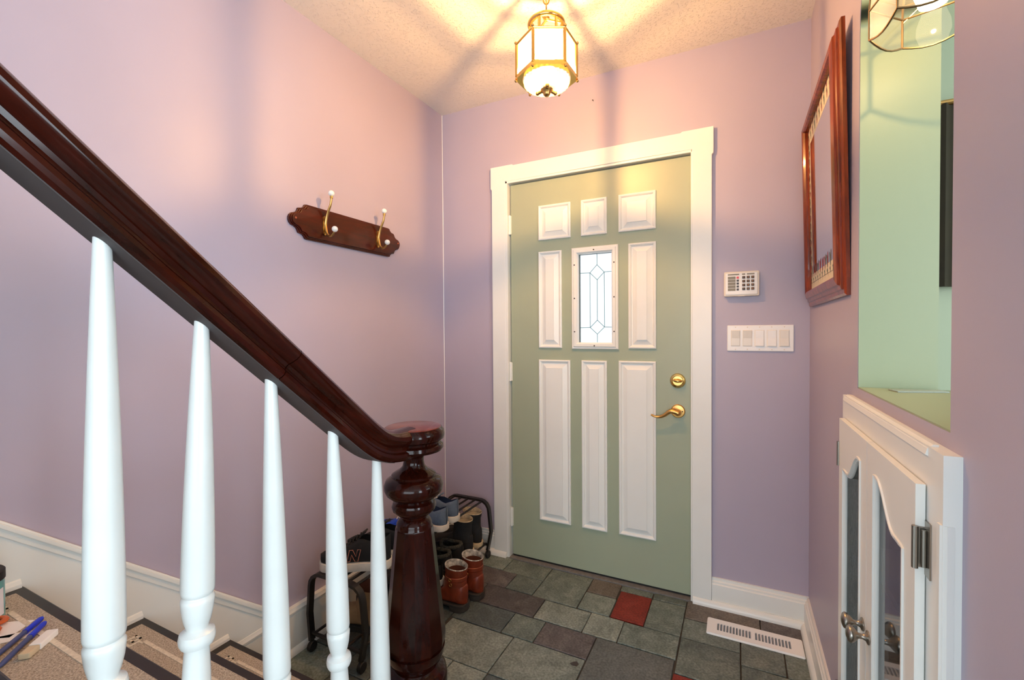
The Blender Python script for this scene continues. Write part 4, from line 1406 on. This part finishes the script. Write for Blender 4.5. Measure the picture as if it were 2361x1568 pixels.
def interp(tab, u):
    for (a, b), (c, d) in zip(tab, tab[1:]):
        if a <= u <= c:
            return b + (d - b) * (u - a) / (c - a)
    return tab[-1][1]


def upper(mb, L, W, z0, heights, opening, n=18, m=None, inner=0.0):
    """lofted foot; opening: table of half-opening as share of half width (0 = closed)"""
    us = [.004, .03, .07, .13, .20, .28, .36, .44, .52, .60, .68, .76, .84, .91, .96, .995]
    rings = []
    for u in us:
        hw_ = max(.002, half_w(u, W) - inner)
        h = interp(heights, u)
        op = interp(opening, u)
        ring = []
        amax = PI / 2 - math.asin(min(.98, op * .95)) if op > 0 else PI / 2
        for k in range(n + 1):
            a = -amax + (2 * amax) * k / n if False else 0
            t = k / n                                  # from left top round the bottom to right top
            ang = (PI / 2 + (PI / 2 - amax) + 0) + 0   # start angle
            th = PI / 2 + (PI / 2 - amax) + t * (2 * PI - 2 * (PI / 2 - amax)) if op > 0 else PI / 2 + t * 2 * PI
            cx, cz = math.cos(th), math.sin(th)
            px = math.copysign(abs(cx) ** .62, cx) * hw_
            pz_ = math.copysign(abs(cz) ** .62, cz)
            zz_ = z0 + h * (0.5 + 0.5 * pz_)
            ring.append((u * L, px * (1 - 0.12 * (0.5 + 0.5 * pz_)), zz_))
        rings.append(ring)
    mb.rings(rings, closed=False, cap=False, m=m)
    mb.add([p for p in rings[0]], [tuple(range(len(rings[0])))], m)
    mb.add([p for p in rings[-1]], [tuple(range(len(rings[-1])))], m)
    return mb


def sneaker(label, loc, rz, up_m, sole_m, in_m, lace_m, L=.27, W=.098, solez=.028, group=None, name='sneaker', cat='shoe', tilt=0.0, hheel=.075):
    """heel at the origin, toe along +x"""
    s = thing(name, label, cat, loc, rz, group)
    if tilt: s.rotation_euler = (0, tilt, rz)
    MB().prism(outline(L, W, .003), 0, solez, 'z').build('sole', sole_m, s, smooth=40, bev=.004)
    hts = [(0, hheel), (.10, hheel - .004), (.20, hheel - .016), (.30, hheel - .010), (.40, hheel - .004), (.55, hheel * .72), (.75, .046), (.9, .042), (1, .03)]
    ops = [(0, .0), (.02, .35), (.05, .62), (.15, .74), (.30, .72), (.40, .55), (.50, .25), (.60, .0), (1, 0)]
    upper(MB(), L, W * .98, solez - .006, hts, ops).build('upper', up_m, s, smooth=60)
    upper(MB(), L, W * .98, solez - .002, [(a, b - .004) for a, b in hts], ops, inner=.004).build('lining', in_m, s, smooth=60)
    tg = MB()
    tpts = [(L * .60, 0, solez + .052), (L * .50, 0, solez + .062), (L * .40, 0, solez + hheel - .006), (L * .34, 0, solez + hheel + .006)]
    tg.tube(tpts, 1.0, sect=[(-.017, -.002), (.017, -.002), (.013, .004), (-.013, .004)], up=(0, 0, 1))
    tg.build('tongue', up_m, s, smooth=50)
    lc = MB()
    for k in range(4):
        u = .42 + .05 * k
        z = solez + interp(hts, u) - .001
        lc.tube([(u * L, -.021, z - .006), (u * L, 0, z + .006), (u * L, .021, z - .006)], .0026, 6)
    lc.build('laces', lace_m, s)
    return s


def boot(label, loc, rz, up_m, sole_m, in_m, L=.27, W=.095, solez=.022, heel=.0, shaft=.19, group=None, cat='boot', collar_m=None, name='boot', strap=None):
    s = thing(name, label, cat, loc, rz, group)
    so = MB().prism(outline(L, W, .003), heel, heel + solez, 'z')
    if heel > 0:
        hp = [(a, b) for a, b in outline(L, W, .002) if a < L * .30]
        so.prism(hp, 0, heel + .004, 'z')
    so.build('sole', sole_m, s, smooth=40, bev=.002)
    z0 = heel + solez - .004
    upper(MB(), L, W * .98, z0, [(0, .085), (.2, .095), (.35, .090), (.46, .070), (.54, .046), (.8, .040), (.92, .036), (1, .025)] if heel > 0 else [(0, .085), (.2, .095), (.35, .092), (.5, .075), (.65, .058), (.8, .052), (.92, .045), (1, .03)], [(0, 0), (1, 0)]).build('foot_upper', up_m, s, smooth=60)
    def ringz(z, rx, ry, cx, droop=0.0, rot=0.0):
        return [(cx + rx * math.cos(2 * PI * k / 24), ry * math.sin(2 * PI * k / 24), z + droop * math.cos(2 * PI * k / 24)) for k in range(24)]
    top_ = shaft
    rr = [ringz(z0 + .02, .064, .040, .066), ringz(z0 + .06, .060, .040, .064), ringz(z0 + .095, .052, .040, .061, .004), ringz((z0 + .095 + top_) / 2, .049, .042, .058), ringz(top_ - .02, .052, .046, .056), ringz(top_, .054, .048, .056, .006)]
    MB().rings(rr, True, False).build('shaft', up_m, s, smooth=60)
    ri = [ringz(z0 + .03, .05, .03, .060), ringz(z0 + .095, .043, .032, .057), ringz(top_ - .02, .048, .042, .056), ringz(top_ - .001, .050, .044, .056, .006)]
    MB().rings(ri, True, False).add(ri[0], [tuple(range(24))]).build('lining', in_m, s, smooth=60)
    if collar_m is not None:
        MB().rings([ringz(top_ - .002, .0535, .0475, .056, .006), ringz(top_ + .002, .0542, .0482, .056, .006), ringz(top_ + .004, .052, .046, .056, .006), ringz(top_ - .004, .048, .042, .056, .006), ringz(top_ - .030, .0475, .0415, .056)], True, False).build('collar', collar_m, s, smooth=60)
    if strap is not None:
        MB().rings([ringz(z0 + .080, .0540, .0395, .062), ringz(z0 + .082, .0565, .042, .062), ringz(z0 + .102, .0535, .0425, .060), ringz(z0 + .104, .050, .040, .060)], True, False).build('ankle_strap', up_m, s, smooth=40)
        MB().rings([ringz(top_ - .056, .050, .043, .057), ringz(top_ - .054, .0525, .0455, .057), ringz(top_ - .040, .053, .0465, .057), ringz(top_ - .038, .050, .044, .057)], True, False).build('ankle_strap', up_m, s, smooth=40)
        MB().torus(.0065, .0016, 0, 16, 6, T(.060, .0435, z0 + .092) @ R(PI / 2, 'X')).torus(.006, .0016, 0, 16, 6, T(.060, .0475, top_ - .047) @ R(PI / 2, 'X')).build('buckle', strap, s)
    return s


BLUEGREY = plain('blue_grey_canvas', S(96, 112, 132), 0.85, noise=0.2, nscale=60, bump=.3, bscale=300)
OFFWHITE = plain('off_white_rubber', S(218, 212, 200), 0.6, noise=0.15, nscale=40)
CREAMRUB = plain('cream_rubber', S(206, 192, 160), 0.6)
DENIM = plain('navy_denim_lining', S(52, 66, 98), 0.9)
BLACKCLOTH = plain('black_mesh_cloth', S(18, 18, 21), 0.85)
BLACKSUEDE = plain('black_suede', S(34, 36, 40), 0.9, noise=.3, nscale=40)
BLUEM = plain('bright_blue_mesh', S(22, 70, 190), 0.7)
GREYLACE = plain('grey_lace', S(120, 118, 112), 0.8)
BROWNL = plain('worn_brown_leather', S(146, 58, 30), 0.38, noise=.5, nscale=22, bump=.4, bscale=40, coat=.15)
BROWNIN = plain('brown_boot_lining', S(92, 46, 24), 0.8)
FLEECE = plain('white_fleece', S(232, 224, 208), 0.95, noise=.75, nscale=55, bump=.9, bscale=120, bdist=.006)
DARKSOLE = plain('dark_boot_sole', S(58, 50, 44), 0.7)
TAN = plain('tan_suede', S(150, 120, 86), 0.9, noise=.3, nscale=25)
FUZZ = plain('dark_grey_fuzz', S(72, 72, 64), 1.0, noise=.6, nscale=90, bump=1.0, bscale=150, bdist=.008)
CHARC = plain('charcoal_leather', S(58, 56, 56), 0.6, noise=.3, nscale=30)

TOPZ = RZ + .0005
LOWZ = .0845
def to_wall(x, y): return (x, y)
# top tier
sneaker('blue-grey canvas sneaker with white sole, nearer the front door', (-1.235, 1.868, TOPZ), PI - .03, BLUEGREY, OFFWHITE, DENIM, OFFWHITE, hheel=.088, group='blue-grey sneakers on the rack')
sneaker('blue-grey canvas sneaker with white sole, half hidden by the newel', (-1.225, 1.760, TOPZ), PI + .0, BLUEGREY, OFFWHITE, DENIM, OFFWHITE, hheel=.088, group='blue-grey sneakers on the rack')
ns = sneaker('black running shoe with an outlined letter on its side', (-1.232, 1.385, TOPZ + .006), PI + math.radians(29), BLACKCLOTH, OFFWHITE, BLACKCLOTH, BLACKCLOTH, L=.275, hheel=.105, solez=.032)
sneaker('black running shoe lying behind the lettered shoe', (-1.225, 1.500, TOPZ), PI + math.radians(22), BLACKCLOTH, OFFWHITE, BLACKCLOTH, BLACKCLOTH, L=.275, hheel=.105, solez=.032)
sneaker('bright blue running shoe behind the black shoes', (-1.23, 1.625, TOPZ), PI + .1, BLUEM, OFFWHITE, BLACKCLOTH, OFFWHITE, L=.265, hheel=.098)
# outlined letter N on the outer side of the shoe (side facing the camera)
nl = MB()
NO = [(0, 0), (.012, 0), (.012, .026), (.030, 0), (.042, 0), (.042, .044), (.030, .044), (.030, .018), (.012, .044), (0, .044)]
def nside(p):
    u = (.150 - p[0] + 0.0)
    zl = .040 + p[1]
    yy_ = half_w(u / .275, .098 * .98) * (0.985 - 0.10 * (zl - .03) / .1)
    return (u + (.044 - p[1]) * .25, yy_ + .0015, zl)
nl.tube([nside(p) for p in NO + [NO[0]]], .0013, 6, cap=False)
nl.build('letter_outline', plain('copper_pink_thread', S(196, 128, 108), 0.6), ns)
# lower tier
boot('black suede boot with cream top beside the far caster', (-1.245, 2.112, LOWZ), PI - .02, BLACKSUEDE, CREAMRUB, CREAMRUB, shaft=.182, L=.262, group='black cream-topped boots', collar_m=plain('cream_shearling', S(196, 180, 150), .95, noise=.4, nscale=80))
boot('black suede boot with cream top, second from the far end', (-1.240, 2.011, LOWZ), PI + .0, BLACKSUEDE, CREAMRUB, CREAMRUB, shaft=.182, L=.262, group='black cream-topped boots', collar_m=bpy.data.materials['cream_shearling'])
for y, lb in ((1.909, 'black slipper with fuzzy grey collar beside the black boots'), (1.807, 'black slipper with fuzzy grey collar behind the brown boots')):
    s = sneaker(lb, (-1.235, y, LOWZ), PI, BLACKCLOTH, RUBBER, FUZZ, BLACKCLOTH, L=.26, hheel=.07, name='slipper', group='fuzzy black slippers')
    pth = [(.012, 0, .088), (.03, .03, .088), (.07, .040, .082), (.105, .034, .084), (.12, 0, .094), (.105, -.034, .084), (.07, -.040, .082), (.03, -.03, .088), (.012, 0, .088)]
    MB().tube(spline(pth, 3), .010, 8).build('fuzzy_collar', FUZZ, s, smooth=60)
sneaker('black canvas shoe with white striped sole under the rack', (-1.215, 1.703, LOWZ), PI, BLACKCLOTH, OFFWHITE, BLACKCLOTH, OFFWHITE, L=.262)
boot('charcoal laced ankle boot half hidden by the newel', (-1.225, 1.590, LOWZ), PI + .0, CHARC, OFFWHITE, BLACKCLOTH, shaft=.165, L=.262)
boot('tan suede boot under the near end of the rack', (-1.235, 1.345, LOWZ), PI + .2, TAN, RUBBER, BROWNIN, shaft=.17, L=.245)
sneaker('black shoe on the lower tier behind the tan boot', (-1.225, 1.470, LOWZ), PI, BLACKCLOTH, RUBBER, BLACKCLOTH, BLACKCLOTH, L=.262)
# floor
boot('worn brown leather ankle boot with white fleece, nearest the newel', (-1.085, 1.712, 0.001), PI + .02, BROWNL, DARKSOLE, BROWNIN, L=.245, W=.10, heel=.022, solez=.010, shaft=.190, group='brown leather boots', collar_m=FLEECE, strap=BRASS_DULL)
boot('worn brown leather ankle boot with white fleece, nearer the door', (-1.065, 1.818, 0.001), PI - .04, BROWNL, DARKSOLE, BROWNIN, L=.245, W=.10, heel=.022, solez=.010, shaft=.190, group='brown leather boots', collar_m=FLEECE, strap=BRASS_DULL)

# ------------------------------------------------------------------ odds and ends on the third step
ZT3 = tz_(2) + .0072
jar = thing('jar', 'small teal jar with black lid on the third step', 'jar', (-1.410, 0.338, ZT3))
TEAL = plain('teal_tinted_glass', S(92, 160, 162), 0.15, coat=.5)
MB().lathe([(0.0, 0), (.036, 0), (.040, .004), (.040, .078), (.036, .084)], 32).build('body', TEAL, jar)
MB().lathe([(.040, .084), (.0415, .085), (.0415, .102), (.039, .105), (0, .105)], 32).build('lid', RUBBER, jar)
lb = MB()
vs = []
for k in range(13):
    a = -1.3 + 2.2 * k / 12
    vs += [(.0405 * math.cos(a), .0405 * math.sin(a), .012), (.0405 * math.cos(a), .0405 * math.sin(a), .068)]
lb.add(vs, [(2 * k, 2 * k + 2, 2 * k + 3, 2 * k + 1) for k in range(12)]).build('label', plain('white_blue_label', S(226, 230, 240), .5), jar)
def pen(label, p0, p1, capm, bodym, r=.0048):
    p0, p1 = Vector(p0), Vector(p1)
    d = p1 - p0
    a = math.atan2(d.y, d.x)
    o = thing('pen', label, 'pen', tuple(p0), a, 'blue pens on the step')
    L = d.length
    tl = math.asin(max(-1, min(1, d.z / L)))
    rm = R(-tl, 'Y') @ R(PI / 2, 'Y')
    MB().lathe([(0.0008, 0), (r * .8, .012), (r, .02), (r, L * .68)], 12, T(0, 0, r) @ rm).build('barrel', bodym, o)
    MB().lathe([(r * 1.15, L * .66), (r * 1.15, L * .96), (r * .8, L)], 12, T(0, 0, r) @ rm).build('cap', capm, o)
    return o
BLUECAP = plain('bright_blue_cap', S(10, 50, 215), .35)
BLUEBAR = plain('dull_blue_barrel', S(66, 78, 128), .35)
pen('blue ballpoint pen, upper of the pair on the stair mat', (-1.212, .300, ZT3 + .001), (-1.303, .402, ZT3 + .001), BLUECAP, BLUEBAR)
pen('blue ballpoint pen, lower of the pair next to the eraser', (-1.176, .303, ZT3 + .001), (-1.277, .398, ZT3 + .001), BLUECAP, BLUEBAR)
er = thing('eraser', 'white and beige wrapped eraser stick beside the blue pens', 'eraser', (-1.200, .366, ZT3), math.radians(130))
MB().box(-.012, .034, -.010, .010, 0, .012).build('sleeve', PLASTICW, er, smooth=0, bev=.002)
MB().box(-.038, -.012, -.0095, .0095, .0005, .0115).build('rubber', plain('beige_rubber', S(206, 190, 160), .8), er, smooth=0, bev=.003)
for nm, lbl, x, y, a, w_, h_, z_ in (('paper_slip', 'folded white paper slip behind the pens', -1.335, .352, .6, .038, .028, 0), ('paper_slip', 'narrow white paper card close to the upper pen', -1.285, .350, .9, .040, .014, .0)):
    p = MB().box(-w_, w_, -h_, h_, 0, .001).build(nm, PLASTICW, smooth=0)
    p.location = (x, y, ZT3 + z_)
    p.rotation_euler = (0, 0, a)
    tag(p, lbl, 'paper', 'papers on the step')
sci = thing('scissors', 'orange-handled scissors lying on the paper slip', 'scissors', (-1.340, .327, ZT3 + .004), .9)
MB().torus(.016, .0042, 0, 20, 8, T(0, 0, .004) @ Matrix.Diagonal((1.4, 1, 1, 1))).torus(.016, .0042, 0, 20, 8, T(-.005, .038, .004) @ Matrix.Diagonal((1.4, 1, 1, 1))).build('handle', plain('orange_plastic', S(196, 92, 34), .4), sci)
MB().prism([(-.02, .004), (-.09, .018), (-.02, .014)], .001, .0025, 'z').prism([(-.02, .030), (-.09, .018), (-.02, .022)], .003, .0045, 'z').build('blade', PEWTER, sci, smooth=0)
